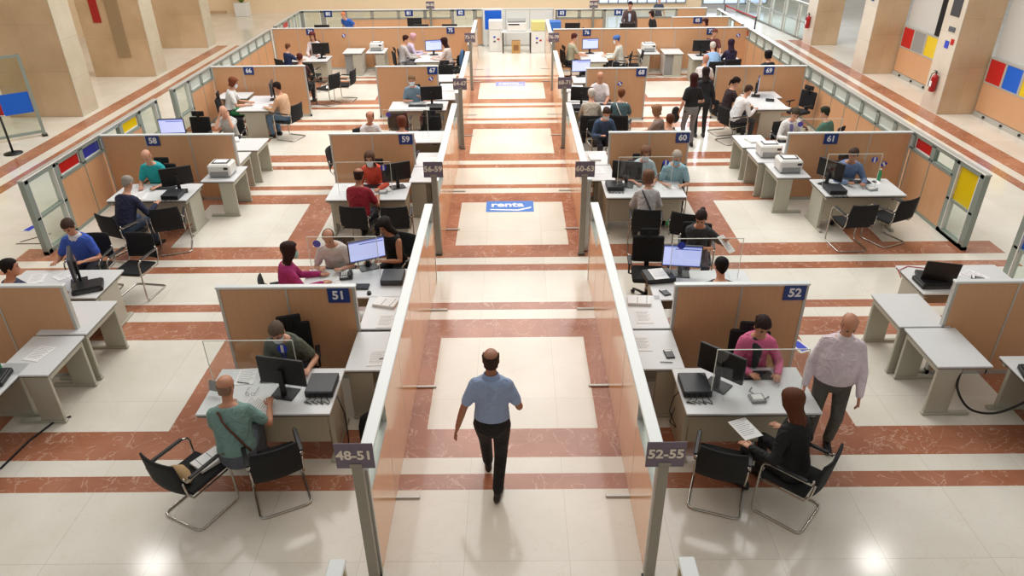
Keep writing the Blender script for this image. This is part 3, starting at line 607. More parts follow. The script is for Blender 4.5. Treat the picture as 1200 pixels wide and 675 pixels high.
# side drawers by the two far tables
for x, y, l in ((-5.2, 24.15, 'white cabinet beside the printer, nearer the boy in navy'), (5.1, 23.6, 'white cabinet beside the printer, nearer the bending visitor')):
    r = empty('cabinet', (x, y, 0), 0, l, 'cabinet')
    b = B(); b.box(-.27, .27, -.3, .3, .02, .655, bev=.005); b.obj('body', 'white', r)
    for s in (-1, 1): b = B(); b.box(s*.135-.125, s*.135+.125, -.315, -.3, .05, .63, bev=.003); d_ = b.obj('door', 'pgrey', r); b = B(); b.box(s*.02-.005, s*.02+.005, -.33, -.315, .3, .4); b.obj('handle', 'chrome', d_)
# monitors   screen faces +Y at rz=0 (away from the camera)
def on(k, x, y, rz, l): return put(k, x, y, rz, l, D)
for x, y, rz, l in ((-2.48, 6.12, -12, 'before the masked man in grey-green'), (2.2, 6.2, -42, 'turned on counter 52, seen from behind'), (-5.98, 11.95, 25, 'seen from behind beside the man in turquoise'), (-2.1, 12.08, 25, 'angled on counter 59 next to the woman in orange'), (2.02, 12.05, -15, 'on counter 60 in front of the masked woman'), (5.62, 12.0, -60, 'tall in profile on counter 61'),
                    (-2.0, 17.5, 8, 'large on counter 67 beside the masked man'), (1.66, 17.3, -8, 'on counter 68 in front of the bald man'), (-6.0, 23.05, 5, 'wide on counter 74'), (5.85, 22.9, 0, 'on counter 77'),
                    (-6.7, 26.3, 0, 'beside the bending person in bright blue'), (-3.2, 26.2, 0, 'in the rear row halfway to the blue poster'), (-2.2, 26.2, 0, 'pair, under the sign 82'), (2.1, 26.2, 0, 'nearest the recycling bins'), (4.0, 26.05, 0, 'beside the standing man in the dark jacket'), (7.0, 26.9, -20, 'on the desk beyond the short rear partition'), (-3.6, 27.6, 0, 'small, close to the rear screen between 80 and 81')):
    o = on('mon', x, y, rz, 'black monitor '+l)
for x, y, rz, l in ((-2.08, 8.98, 205, 'with a lit window behind the sign 51'), (2.3, 8.7, 172, 'with a white lit page behind the partition of 52'), (1.9, 20.3, 185, 'with a lit screen above the partition of 68'), (-7.3, 14.95, 185, 'with a white lit page above the partition of 58'), (-2.5, 23.35, 195, 'with a blue screen at counter 75'), (2.45, 23.35, 190, 'with a white screen at counter 76'), (-6.1, 18.15, 100, 'pale and slanted before the woman in white'), (6.15, 18.05, -110, 'pale and slanted facing the big empty office chair')):
    on('monlit', x, y, rz, 'monitor '+l)
for x, y, rz, l in ((-2.1, 6.2, 0, 'counter 51'), (1.93, 6.15, 0, 'counter 52'), (-1.68, 8.62, 180, 'the desk behind the partition of 51'), (-1.86, 17.15, 0, 'counter 67'), (1.52, 17.0, 0, 'counter 68'), (-6.0, 11.72, 0, 'counter 58'), (5.62, 11.68, 0, 'counter 61'), (1.8, 11.95, 0, 'counter 60')):
    on('pc', x, y, rz, 'flat grey desktop computer on '+l)
for x, y, rz, l in ((-2.6, 6.38, 0, 'counter 51'), (2.62, 6.36, 0, 'counter 52'), (-2.55, 12.1, 0, 'counter 59'), (6.2, 12.1, 0, 'counter 61'), (-6.35, 12.12, 0, 'counter 58'), (-2.35, 17.42, 0, 'counter 67'), (2.2, 17.4, 0, 'counter 68'), (-2.2, 8.42, 180, 'the desk behind 51'), (2.75, 8.3, 180, 'the desk behind 52'), (2.25, 12.15, 0, 'counter 60')):
    on('kb', x, y, rz, 'black keyboard on '+l)
for x, y, l in ((-1.95, 8.25, 'the desk behind 51'), (6.5, 12.1, 'counter 61'), (2.92, 6.42, 'counter 52')): on('mouse', x, y, 10, 'black mouse on '+l)
for x, y, rz, l in ((2.55, 5.95, 5, 'counter 52'), (6.3, 11.75, 10, 'counter 61'), (-2.32, 11.82, 8, 'counter 59')): on('pad', x, y, rz, 'small signature pad on '+l)
for x, y, rz, l in ((2.0, 8.2, 20, 'the desk behind 52'), (1.78, 6.78, 5, 'the side table next to counter 52')): on('calc', x, y, rz, 'dark calculator on '+l)
for x, y, rz, l in ((1.75, 12.0, 20, 'counter 60'),(6.35, 17.6, 70, 'counter 69'), (-2.35, 8.72, 190, 'the desk behind 51')): 
    if l != 'counter 60': on('phone', x, y, rz, 'dark telephone on '+l)
for x, y, rz, l in ((-5.5, 12.8, 0, 'on the table next to counter 58'), (5.15, 12.75, 0, 'on the nearer table next to counter 61'), (5.05, 13.6, 0, 'behind the other printer of counter 61'), (-4.45, 24.2, 0, 'on the far table nearer the patterned dress'), (4.35, 23.65, 0, 'on the far table nearer the blue head scarf'), (1.95, 8.72, 0, 'behind')):
    if l != 'behind': on('printer', x, y, rz, 'white printer '+l)
for x, y, rz, l in ((-2.82, 6.24, 0, 'counter 51'), (2.54, 6.0, 0, 'counter 52'), (-2.35, 8.75, 180, 'the desk behind 51'), (-2.6, 11.72, 0, 'counter 59'), (2.3, 11.85, 0, 'counter 60'), (5.95, 11.9, 0, 'counter 61'), (2.6, 8.6, 180, 'the desk behind 52'), (-2.3, 14.95, 180, 'the desk behind 59'), (6.1, 14.0, 180, 'the desk behind 61')):
    o = on('acr', x, y, rz, 'clear acrylic screen standing on '+l)
    if l == 'counter 52':
        for k_ in kids(o):
            if 'sticker' in k_.name: bpy.data.objects.remove(k_)
for x, y, rz, l in ((-5.6, 6.9, -12, 'alone on the side table by the unnumbered partition'), (-3.0, 6.42, 5, 'with a pen at the left end of counter 51'), (-2.72, 5.95, 80, 'beside the glasses on counter 51'), (-2.5, 8.55, 20, 'in front of the man in a pale shirt behind 51'), (-1.6, 6.75, 2, 'and pen on the side table of the grey-green man'), (-1.62, 7.55, 0, 'flat on the rear side table behind 51'), (1.62, 7.6, 0, 'flat on the side table behind 52'), (1.5, 7.0, 0, 'on the side table of the woman in pink'),
                    (-6.6, 11.75, 10, 'in front of the man in navy at counter 58'), (-6.75, 11.95, -20, 'beside the keyboard of counter 58'), (-3.05, 12.05, 10, 'at the left end of counter 59'), (6.5, 12.15, -15, 'by the bottle on counter 61'), (2.75, 12.0, 10, 'in front of the masked grey-haired man'), (-6.7, 8.75, 15, 'in front of the man in a blue polo shirt'), (-6.35, 8.85, -30, 'crossing another near the man in a blue polo shirt'), (6.1, 8.75, -20, 'beside the large open notebook'), (6.35, 8.6, 30, 'under the calculator by the open notebook'), (2.15, 8.65, 10, 'on the black box behind 52'),
                    (-6.3, 17.5, 40, 'before the woman in white at counter 66'), (6.15, 17.2, 10, 'before the visitors of counter 69'), (-2.8, 22.9, 20, 'in front of the patterned dress'), (2.4, 22.7, 10, 'between the patterned shirt and the blue head scarf'), (-6.8, 22.9, 0, 'before the boy in navy at counter 74'), (1.6, 12.8, 0, 'near the plate reading 60-63'), (-1.62, 12.8, 0, 'on the table near the woman in red-orange'), (-1.65, 18.5, 0, 'on the aisle table of the masked man alone'), (1.6, 18.1, 5, 'on the aisle table of the bald man'), (6.5, 17.0, 30, 'at the near corner of counter 69')):
    on('paper', x, y, rz, 'white sheet '+l)
for x, y, rz, l in ((-1.68, 7.98, 70, 'thick, on the rear side table behind 51'), (1.62, 7.98, 80, 'with a pink sheet, on the rear side table behind 52'), (-6.0, 14.85, 20, 'by the bald man behind the partition of 58'), (5.0, 14.5, 10, 'on the table behind the printers of 61'), (-1.6, 13.4, 0, 'beyond the partition of the woman in red-orange'), (1.6, 13.5, 0, 'by the masked person in dark blue beyond sign 60'), (3.0, 22.75, 0, 'at the corner of counter 76'), (1.55, 18.75, 0, 'beside the lit screen above sign 68')):
    on('stack', x, y, rz, 'stack of papers '+l)
for x, y, rz, l in ((-3.0, 6.3, -10, 'counter 51 beside the white sheet'), (-1.5, 6.75, 15, 'the side table by counter 51'), (1.72, 6.62, -5, 'the side table by counter 52'), (-2.55, 8.35, 4, 'the desk behind 51')): on('pen', x, y, rz, 'dark pen on '+l).location.z += .004
for x, y, l in ((6.62, 12.2, 'green bottle by the papers on counter 61'), (-5.85, 6.56, 'bottle at the corner of the side table by the unnumbered partition')): on('bottle', x, y, 0, l)
# black box under the sheet behind 52
b = B(); b.box(-.2, .2, -.16, .16, 0, .07, bev=.01); r_ = tag(b.obj('document_box', 'black', None, (1.98, 8.6, D), R(8)), 'black flat document box on the desk behind 52', 'box')
r_ = [o for o in bpy.data.objects if o.get('label', '').startswith('white sheet on the black box')][0]; r_.location = (1.98, 8.6, D+.0708)
# grey boxes and equipment at the picture edges: desks carrying black notebook
def edge_desk(x, y, rz, lab):
    put('desk', x, y, rz, lab)
edge_desk(-6.0, 6.02, -90, 'desk with a black docked notebook at the left edge of the hall')
edge_desk(5.95, 6.0, 90, 'desk with a black notebook and a hanging cable near the bare tables')
def notebook(x, y, rz, lab, op=100):
    r = empty('notebook_computer', (x, y, D), R(rz), lab, 'computer')
    b = B(); b.box(-.17, .17, -.12, .12, 0, .045, bev=.006); b.obj('base', 'black', r)
    b = B(); b.box(-.17, .17, 0, .25, -.008, .008, bev=.005, mx=Matrix.Translation((0, .12, .05)) @ Matrix.Rotation(R(op), 4, 'X')); b.obj('lid', 'black', r)
    return r
def docking(x, y, rz, lab):
    r = empty('docking_station', (x, y, D), R(rz), lab, 'computer')
    b = B(); b.box(-.19, .19, -.15, .15, 0, .06, bev=.01); b.obj('case', 'black', r); b = B(); b.box(-.17, .17, -.13, .13, .06, .075, bev=.004); b.obj('lid', 'darker', r); b = B(); b.box(-.15, .15, -.155, -.15, .015, .045); b.obj('port_panel', 'dark', r)
docking(-5.85, 6.38, 10, 'black docking station on the desk at the left edge of the hall')
docking(5.75, 6.28, -15, 'black docking station on the desk near the bare tables')
notebook(5.72, 8.5, 165, 'large black open notebook on the desk behind the right unnumbered partition', 78).scale = (1.25, 1.25, 1.25)
o_ = docking(5.62, 8.38, 0, 'black docking station in front of the open notebook')
b = B(); b.tube([(5.3, 8.55, .727), (5.35, 8.75, .73), (5.55, 8.88, .728), (5.8, 8.8, .73), (5.9, 8.62, .727)], .006, 5); tag(b.obj('cable', 'pred'), 'thin reddish cable curled beside the open notebook', 'cable')
on('calc', 6.32, 8.5, 60, 'dark calculator on the sheet beside the open notebook').location.z += .006
K['monlit'].put((-6.05, 8.62, D), R(118), 'thin monitor seen almost edge-on in front of the man in a blue polo shirt', GR['monlit'])
docking(-5.82, 8.45, 25, 'wide black docking station before the man in a blue polo shirt')
put('phone', -6.5, 8.42, 160, 'black telephone beside the boy peeking over the partition', D)
b = B(); b.tube(curve_pts([(5.06, 6.55, .67), (5.05, 6.5, .42), (5.2, 6.4, .2), (5.45, 6.32, .2), (5.65, 6.22, .45), (5.7, 6.15, .73), (5.72, 6.2, .79)]), .014, 7); tag(b.obj('cable', 'black'), 'thick black cable looping between the bare table and the next desk', 'cable')
b = B(); b.tube([(-5.6, 5.75, .012), (-5.55, 6.2, .012), (-5.45, 6.5, .012), (-5.3, 6.62, .012)], .012, 6); tag(b.obj('cable', 'black'), 'black cable lying on the floor by the desk at the left edge', 'cable')
b = B(); random.seed(9); pts = [(1.84, 6.2, .7), (1.72, 6.15, .6), (1.68, 6.1, .45), (1.75, 6.0, .3), (1.66, 5.95, .42), (1.72, 6.05, .55)]; b.tube(pts, .006, 5); tag(b.obj('cable', 'black'), 'tangled cable hanging off the end of counter 52', 'cable')
b = B(); b.tube([(-1.93, 6.1, .7), (-1.85, 6.0, .55), (-1.83, 5.95, .3), (-1.86, 6.0, .02)], .008, 5); tag(b.obj('cable', 'black'), 'cable dropping from the end of counter 51 to the floor', 'cable')
b = B(); b.loft([((0, 0, z), (1, 0, 0), (0, 1, 0), a, c) for z, a, c in ((0, .12, .08), (.02, .15, .1), (.2, .15, .1), (.32, .12, .08), (.37, .05, .04))], 14); r = b.obj('backpack', 'blackfab', None, (-1.62, 6.2, 0), R(15)); tag(r, 'black backpack on the floor between counter 51 and the aisle wall', 'bag')
b = B(); b.tube(curve_pts([(-.05, -.09, .33), (-.06, -.16, .25), (-.06, -.13, .05)]), .012, 6); b.obj('shoulder_strap', 'black', r); b = B(); b.box(-.1, .1, -.12, -.09, .04, .18, bev=.015); b.obj('front_pocket', 'dark', r)
# open lying spectacles
r = empty('glasses', (-2.85, 6.08, D), 0, 'thin spectacles on counter 51 by the visitor in teal', 'glasses')
b = B(); b.tube([(-.03+.022*math.cos(a), 0, .022+.018*math.sin(a)) for a in np.linspace(0, 6.28, 12)], .002, 5); b.tube([(.03+.022*math.cos(a), 0, .022+.018*math.sin(a)) for a in np.linspace(0, 6.28, 12)], .002, 5)
for s in (-1, 1): b.tube([(s*.052, 0, .025), (s*.054, .12, .02), (s*.05, .14, .004)], .002, 5)
b.obj('wire_frame', 'dark', r)
b = B(); b.box(-.13, .13, -.003, .003, 0, .2, mx=Matrix.Rotation(R(-15), 4, 'X')); o = b.obj('leaflet_holder', 'acrylic', None, (-3.22, 6.1, D), R(-15)); tag(o, 'clear leaflet holder at the end of counter 51 beside the bald visitor', 'holder')
b = B(); b.box(-.09, .09, -.006, -.0035, .04, .16, mx=Matrix.Rotation(R(-15), 4, 'X')); b.obj('printed_card', 'pgrey', o)
# ------------------------------------------------------------------ floor marks
def floor_card(name, x, y, rz, wx, wy, m, lab, cat):
    b = B(); b.box(-wx/2, wx/2, -wy/2, wy/2, .0005, .004); return tag(b.obj(name, m, None, (x, y, 0), R(rz)), lab, cat)
for i, y in enumerate((12.83, 22.47)):
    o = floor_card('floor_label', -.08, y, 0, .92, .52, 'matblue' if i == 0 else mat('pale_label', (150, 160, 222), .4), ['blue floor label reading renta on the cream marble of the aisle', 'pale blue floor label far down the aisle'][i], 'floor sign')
    text_obj('lettering', 'renta', .3, 'signtext', o, (-.05, .07, .006), (0, 0, 0), bold=.03, thick=.001)
    b = B(); b.add([(-.38, -.13, .0045), (.15, -.16, .0045), (.42, -.02, .0045), (.4, -.1, .0045), (.16, -.215, .0045), (-.38, -.17, .0045)], [(0, 5, 4, 1), (1, 4, 3, 2)]); b.obj('swoosh', 'signtext', o)
for x, y, rz, l in ((3.85, 7.97, 20, 'beside the standing man in a pale shirt'), (-8.95, 12.0, -10, 'in the corridor outside the perimeter screen near counter 58')):
    o = floor_card('floor_sticker', x, y, rz, .2, .28, 'white', 'small blue and white floor sticker '+l, 'sticker')
    b = B(); b.box(-.06, .06, -.11, .11, .0045, .006); b.obj('blue_arrow', 'sticker', o)
def part_sticker(x, y, z, l, t=.05):
    b = B(); b.box(-.05, .05, -.004, 0, -.05, .05, mx=Matrix.Rotation(R(25), 4, 'Y')); o = b.obj('round_sticker', 'sticker', None, (x, y, z)); tag(o, l, 'sticker')
    b = B(); b.box(-.02, .02, -.0055, -.0042, -.05, .05, mx=Matrix.Rotation(R(-30), 4, 'Y')); b.obj('white_stripe', 'white', o)
part_sticker(7.1, 13.035, .72, 'blue sticker on the partition of counter 61 near the corner'); part_sticker(2.75, 18.515, .95, 'blue sticker on the partition of counter 68'); part_sticker(-2.15, 18.945, 1.02, 'blue sticker under the number 67'); part_sticker(-5.6, 24.68, 1.1, 'small sticker beside the number 74'); part_sticker(7.3, 24.06, 1.1, 'small sticker on the partition by the number 77')
o = floor_card('floor_tape', -8.45, 11.35, 0, .75, .03, 'tape', 'dashed dark tape lying across the corridor floor', 'tape'); o = floor_card('floor_tape', -8.62, 11.6, 45, .5, .03, 'tape', 'dark tape slanting away from the other strip on the corridor floor', 'tape')
# ------------------------------------------------------------------ corridor items
r = empty('stanchion_sign', (-11.85, 16.25, 0), 0, 'black stanchion with a red sign board by the free-standing glass screen', 'stanchion')
b = B(); b.loft([((0, 0, z), (1, 0, 0), (0, 1, 0), q, q) for z, q in ((0, .2), (.02, .2), (.04, .06), (.05, .03))], 20); b.obj('base', 'black', r)
b = B(); b.cyl(0, 0, .05, .92, .025, 10); b.obj('pole', 'black', r)
b = B(); b.box(-.3, .12, -.02, .0, .92, 1.42, bev=.004); b.obj('sign_board', 'firered', r); b = B(); b.box(-.31, .13, -.022, .002, .9, .92); b.obj('board_edge', 'white', r)
def glass_screen(x0, y0, x1, y1, H, blk, lab):
    L = math.hypot(x1-x0, y1-y0); r = empty('glass_screen', (x0, y0, 0), math.atan2(y1-y0, x1-x0), lab, 'screen'); f = B()
    for a in (0, L): f.box(a-.035, a+.035, -.035, .035, .03, H)
    f.box(0, L, -.03, .03, H-.06, H); f.box(0, L, -.03, .03, .08, .14); f.obj('frame', 'greenframe', r)
    b = B(); b.box(.04, L-.04, -.006, .006, .14, H-.06); b.obj('pane', 'clear', r)
    for (z0, z1, m_) in blk: b = B(); b.box(.05, L-.05, -.012, .012, z0, z1); b.obj('colour_square', m_, r)
    for a in (0, L): b = B(); b.box(a-.06, a+.06, -.12, .12, 0, .03); b.obj('foot', 'black', r)
glass_screen(-12.75, 17.0, -11.9, 17.65, 2.0, [(.62, 1.12, 'brightblue')], 'tall free-standing glass screen with a bright blue square by the first pillar')
glass_screen(-13.7, 16.4, -12.85, 16.95, 2.0, [(1.0, 1.5, 'pyellow')], 'tall free-standing glass screen with a yellow square behind the red sign')
r = empty('potted_plant', (-12.9, 36.2, 0), 0, 'plant in a white square pot by the rear wall', 'plant')
b = B(); b.box(-.3, .3, -.3, .3, 0, .6, bev=.02); b.obj('pot', 'white', r); b = B(); random.seed(2)
for k in range(46):
    a = random.uniform(0, 6.28); rr = random.uniform(.1, .45); z = random.uniform(.9, 1.7); b.tube([(0, 0, .55), (rr*.4*math.cos(a), rr*.4*math.sin(a), z*.8), (rr*math.cos(a), rr*math.sin(a), z)], [.01, .05, .004], 4)
b.obj('foliage', 'green', r)
def barrier(x, y, x1, y1, lab):
    r = empty('queue_barrier', (x, y, 0), 0, lab, 'barrier')
    for a, c in ((0, 0), (x1-x, y1-y)):
        b = B(); b.cyl(a, c, 0, .03, .17, 16); b.cyl(a, c, .03, .98, .03, 10); b.obj('post', 'dark', r)
    b = B(); d_ = Vector((x1-x, y1-y, 0)); n_ = Vector((-d_.y, d_.x, 0)).normalized()*.003
    b.add([(n_.x, n_.y, .9), (-n_.x, -n_.y, .9), (-n_.x, -n_.y, .96), (n_.x, n_.y, .96)]+[(d_.x+s*n_.x, d_.y+s*n_.y, z) for s, z in ((1, .9), (-1, .9), (-1, .96), (1, .96))], [(0, 1, 2, 3), (4, 7, 6, 5), (0, 4, 5, 1), (1, 5, 6, 2), (2, 6, 7, 3), (3, 7, 4, 0)]); b.obj('belt', 'firered', r)
barrier(8.85, 31.5, 9.2, 28.4, 'queue barrier with a red belt near the glazed entrance')
panel_thing('glass_railing', (11.35, 28.2, 0), R(95), [(1.3, 'tall')]*6, 'low glass railing running back to the glazed entrance', 'railing', feet=False, framem='frame')
# ------------------------------------------------------------------ rear centre
r = empty('poster_board', (-.72, 28.0, 0), 0, 'blue poster in a white frame on the rear stand', 'poster')
b = B(); b.box(-.36, .36, 0, .03, .62, 1.4, bev=.004); b.box(-.3, -.26, 0, .03, .0, .62); b.box(.26, .3, 0, .03, 0, .62); b.obj('frame', 'white', r); b = B(); b.box(-.31, .31, -.006, -.0005, .68, 1.35); b.obj('poster', 'brightblue', r)
def bin_(x, y, lid, lab):
    r = empty('recycling_bin', (x, y, 0), 0, lab, 'bin')
    b = B(); b.box(-.24, .24, -.2, .2, .0, .78, bev=.012); b.obj('body', 'white', r); b = B(); b.box(-.25, .25, -.21, .21, .785, 1.1, bev=.012); b.obj('lid_housing', lid, r)
    for k, m_ in enumerate(('pred', 'sticker', 'paperink')):
        b = B(); a = k*2.09; b.box(-.04, .04, -.206, -.201, -.03, .03, mx=Matrix.Translation((.09*math.cos(a), 0, .45+.09*math.sin(a)))); b.obj('printed_arrow', m_, r)
bin_(.93, 27.2, mat('pale_yellow', (222, 214, 140), .5), 'white recycling bin with a pale yellow top at the rear'); bin_(1.5, 27.15, 'matblue', 'white recycling bin with a blue top at the rear'); bin_(-.62, 27.5, 'white', 'white recycling bin in front of the blue poster')
r = empty('copier_table', (.15, 27.3, 0), 0, 'white table with black legs between the bins', 'table')
b = B(); b.box(-.55, .55, -.3, .3, .72, .75, bev=.004); b.obj('table_top', 'top', r)
for sx in (-1, 1):
    for sy in (-1, 1): b = B(); b.box(sx*.5-.02, sx*.5+.02, sy*.26-.02, sy*.26+.02, 0, .72); b.obj('leg', 'darker', r)
r = empty('copier', (.15, 27.35, .7508), 0, 'white copier on the rear table', 'copier')
b = B(); b.box(-.35, .35, -.24, .24, 0, .3, bev=.03); b.obj('body', 'white', r); b = B(); b.box(-.33, .33, -.22, .22, .305, .38, bev=.02); b.obj('lid', 'pgrey', r); b = B(); b.box(-.3, .1, -.25, -.235, .22, .27); b.obj('control_panel', 'dark', r)
b = B(); b.box(-.16, .16, -.15, .15, 0, .42, bev=.004); o = b.obj('cardboard_box', 'card', None, (.12, 27.15, 0), 0); tag(o, 'open cardboard box under the copier table', 'box'); b = B(); b.box(-.09, .09, -.156, -.151, .1, .3); b.obj('printed_side', mat('card_dark', (140, 100, 60), .8), o)
put('vchair', -1.55, 27.1, -90, 'black chair at the rear beside the blue poster'); put('vchair', 2.25, 26.9, 90, 'black chair at the rear beside the bins')
# hanging sign under the floor counters
#@@PART3
# ------------------------------------------------------------------ people
HEADR = [(-.118, .045, .020, .018), (-.108, .034, .040, .040), (-.085, .022, .053, .062), (-.05, .008, .062, .076), (-.015, .002, .068, .086), (.02, -.002, .073, .092), (.055, -.006, .074, .094), (.085, -.008, .064, .082), (.105, -.01, .045, .06), (.117, -.01, .02, .028)]
def head_at(h):
    for a, c in zip(HEADR, HEADR[1:]):
        if h <= c[0]:
            t = max(0, (h-a[0])/(c[0]-a[0])); return [a[i]+(c[i]-a[i])*t for i in range(1, 4)]
    return list(HEADR[-1][1:])
def ik(a, c, l1, l2, pole):
    d = c-a; L = min(max(d.length, .05), (l1+l2)*.995); d.normalize(); c = a+d*L
    q = (l1*l1-l2*l2+L*L)/(2*L); h = math.sqrt(max(l1*l1-q*q, 0)); p = pole-d*pole.dot(d)
    p = p.normalized() if p.length > 1e-5 else d.orthogonal().normalized()
    return a+d*q+p*h, c
def limb(b, pts, rads, n=12, flat=1.0):
    """capsule-like loft along pts with rounded ends"""
    pts = [Vector(p) for p in pts]; rings = []; pu = Vector((1, 0, 0))
    N = len(pts)
    for i, p in enumerate(pts):
        t = (pts[min(i+1, N-1)]-pts[max(i-1, 0)]).normalized(); u = pu-t*pu.dot(t); u = u.normalized() if u.length > 1e-4 else t.orthogonal().normalized(); pu = u; v = t.cross(u)
        if i == 0: rings += [(p-t*rads[0]*.95, u, v, rads[0]*.3, rads[0]*.3*flat), (p-t*rads[0]*.6, u, v, rads[0]*.78, rads[0]*.78*flat)]
        rings.append((p, u, v, rads[i], rads[i]*flat))
        if i == N-1: rings += [(p+t*rads[i]*.6, u, v, rads[i]*.78, rads[i]*.78*flat), (p+t*rads[i]*.95, u, v, rads[i]*.3, rads[i]*.3*flat)]
    b.loft(rings, n)
def subpts(a, c, d, k=3):
    """bend line a-c-d densified"""
    o = []
    for i in range(k): o.append(a.lerp(c, i/k))
    o.append(c)
    for i in range(1, k+1): o.append(c.lerp(d, i/k))
    return o
def remesh(b, name, voxel, m, parent, extra=None, smooth=4):
    me = bpy.data.meshes.new(name+'_raw'); me.from_pydata(b.v, [], b.f); me.update()
    o = bpy.data.objects.new('raw', me); C.objects.link(o)
    md = o.modifiers.new('r', 'REMESH'); md.mode = 'VOXEL'; md.voxel_size = voxel; md.use_smooth_shade = True
    s = o.modifiers.new('s', 'SMOOTH'); s.factor = .5; s.iterations = smooth
    out = bpy.data.meshes.new_from_object(o.evaluated_get(bpy.context.evaluated_depsgraph_get()))
    bpy.data.objects.remove(o); bpy.data.meshes.remove(me)
    out.name = name
    if extra is not None and extra.v:
        import bmesh
        bm = bmesh.new(); bm.from_mesh(out); ex = bpy.data.meshes.new('x'); ex.from_pydata(extra.v, [], extra.f); bm.from_mesh(ex); bm.to_mesh(out); bm.free(); bpy.data.meshes.remove(ex)
        out.polygons.foreach_set('use_smooth', [True]*len(out.polygons))
    out.materials.clear(); out.materials.append(M[m] if isinstance(m, str) else m)
    ob = bpy.data.objects.new(name, out); C.objects.link(ob)
    if parent: ob.parent = parent
    return ob
HM = {}
def hairmat(col):
    k = tuple(col)
    if k not in HM:
        m = mat('hair_%d' % len(HM), col, .6, noise=.45, scale=60, bump=.8, spec=.15); nt = m.node_tree; tc = [n for n in nt.nodes if n.type == 'TEX_COORD'][0]; n = [n for n in nt.nodes if n.type == 'TEX_NOISE'][0]
        mp = nt.nodes.new('ShaderNodeMapping'); mp.inputs['Scale'].default_value = (2.2, 2.2, .25); nt.links.new(tc.outputs['Object'], mp.inputs[0]); nt.links.new(mp.outputs[0], n.inputs['Vector']); HM[k] = m
    return HM[k]
SK = {}
def skinmat(t):
    if t not in SK: SK[t] = mat('skin_%d' % len(SK), {0: (212, 158, 130), 1: (196, 138, 108), 2: (168, 112, 84)}[t], .5, noise=.05, scale=12)
    return SK[t]
def person(label, x, y, rz, pose='sit', z=0, S=1.0, lean=12, shirt=(90, 100, 95), sleeve='short', pants=(40, 42, 50), hair=(60, 44, 34), style='short', mask=False, skin=0,
           hl=None, hr=None, hyaw=0, hpitch=12, far=0, fl=None, fr=None, collar=None, strap=False, shoes='shoe', fat=0, slim=0, seat=.46, side=0, cap=None, lanyard=None, scarf=None, female=0, shorts=0, twist=0, pocket=0, maskcol='mask'):
    """x, y = where the head is over the floor"""
    r = empty('person', (0, 0, 0), R(rz), label, 'person')
    V = Vector; sit = pose == 'sit'
    pz = (seat+.09) if sit else .93*S; la = R(lean)
    pel = V((0, 0, pz)); up = V((math.sin(R(side))*1.0, math.sin(la), math.cos(la))).normalized(); X = V((1, 0, 0)); tw = Matrix.Rotation(R(twist), 3, 'Z'); XT = tw @ X; fwd = XT.cross(up)*-1; fwd = up.cross(XT)
    T = .50*S; neck = pel+up*T; hd = V((0, math.sin(la*.6+R(6)), math.cos(la*.6+R(6)))); head = neck+hd*.2*S+V((0, .02, 0))
    hx = head.copy(); w_ = 1-.1*female
    shw = .185*S*w_; hipw = .095*S
    sh = {s: neck+up*(-.055*S)+XT*(s*shw) for s in (-1, 1)}
    if sit:
        d = {-1: V((-.15, .44, .755)), 1: V((.15, .44, .755))}
    else: d = {-1: V((-.27, .06, pz-.08)), 1: V((.27, .06, pz-.08))}
    if hl: d[-1] = V(hl)
    if hr: d[1] = V(hr)
    arms = {}
    for s in (-1, 1): arms[s] = (sh[s],)+ik(sh[s], d[s], .29*S, .25*S, V((s*.5, -.5, -.9)) if sit else V((s*.35, -1, -.1)))
    legs = {}
    for s in (-1, 1):
        hp = pel+V((s*hipw, .02 if sit else 0, -.02)); ft = V((s*.13, .42, .09)) if sit else V((s*.1, .0, .09))
        f_ = fl if s < 0 else fr
        if f_: ft = V(f_)
        legs[s] = (hp,)+ik(hp, ft, .43*S, .42*S, V((s*.12, 1, .45)))
    fx = 1+fat; q = up
    def torso(b, g, z0=-.12, z1=1.0):
        R_ = [(-.13, .12, .10), (-.07, .165*(1+.04*female), .122), (.05, .165*fx, .118*fx), (.2, (.15-.015*female)*fx, (.108+.03*fat)*fx*(1+.25*fat)), (.34, .158*w_*fx, .112*fx), (.46, .172*w_, .108), (.53, .165*w_, .092), (.57, .11*w_, .075), (.60, .06, .058)]
        rings = []
        for t, a, c in R_:
            if z0 <= t <= z1:
                al = max(0, min(1, t/.5)); u = (X*(1-al)+XT*al).normalized(); rings.append((pel+up*(t*S*.92)+fwd*(.02*math.sin(al*3.14) if not sit else -.015), u, up.cross(u).normalized(), (a+g)*S, (c+g)*S))
        b.loft(rings, 20)
    vox = [.0115, .014, .018][far]
    body = B(); torso(body, -.012)
    limb(body, [neck-up*.06, neck+up*.02, head-hd*.06], [.058, .054, .052])
    # head
    Hm = Matrix.Translation(head) @ (Matrix.Rotation(R(hyaw), 4, 'Z') @ Matrix.Rotation(-R(hpitch), 4, 'X')) @ Matrix.Scale(S*1.02, 4)
    hb = B(); hb.loft([((0, f_, h), (1, 0, 0), (0, 1, 0), rx, ry) for h, f_, rx, ry in HEADR], 20)
    hb.loft([((0, .082, -.0), (1, 0, 0), (0, 1, 0), .009, .012), ((0, .094, -.03), (1, 0, 0), (0, 1, 0), .014, .02), ((0, .088, -.042), (1, 0, 0), (0, 1, 0), .012, .012)], 8)
    for s in (-1, 1): hb.loft([((s*.07, -.008, -.03), (0, 1, 0), (0, 0, 1), .01, .012), ((s*.078, -.012, -.005), (0, 1, 0), (0, 0, 1), .018, .03), ((s*.084, -.016, .0), (0, 1, 0), (0, 0, 1), .014, .026)], 8)
    body.add([Hm @ V(v) for v in hb.v], hb.f)
    fing = B()
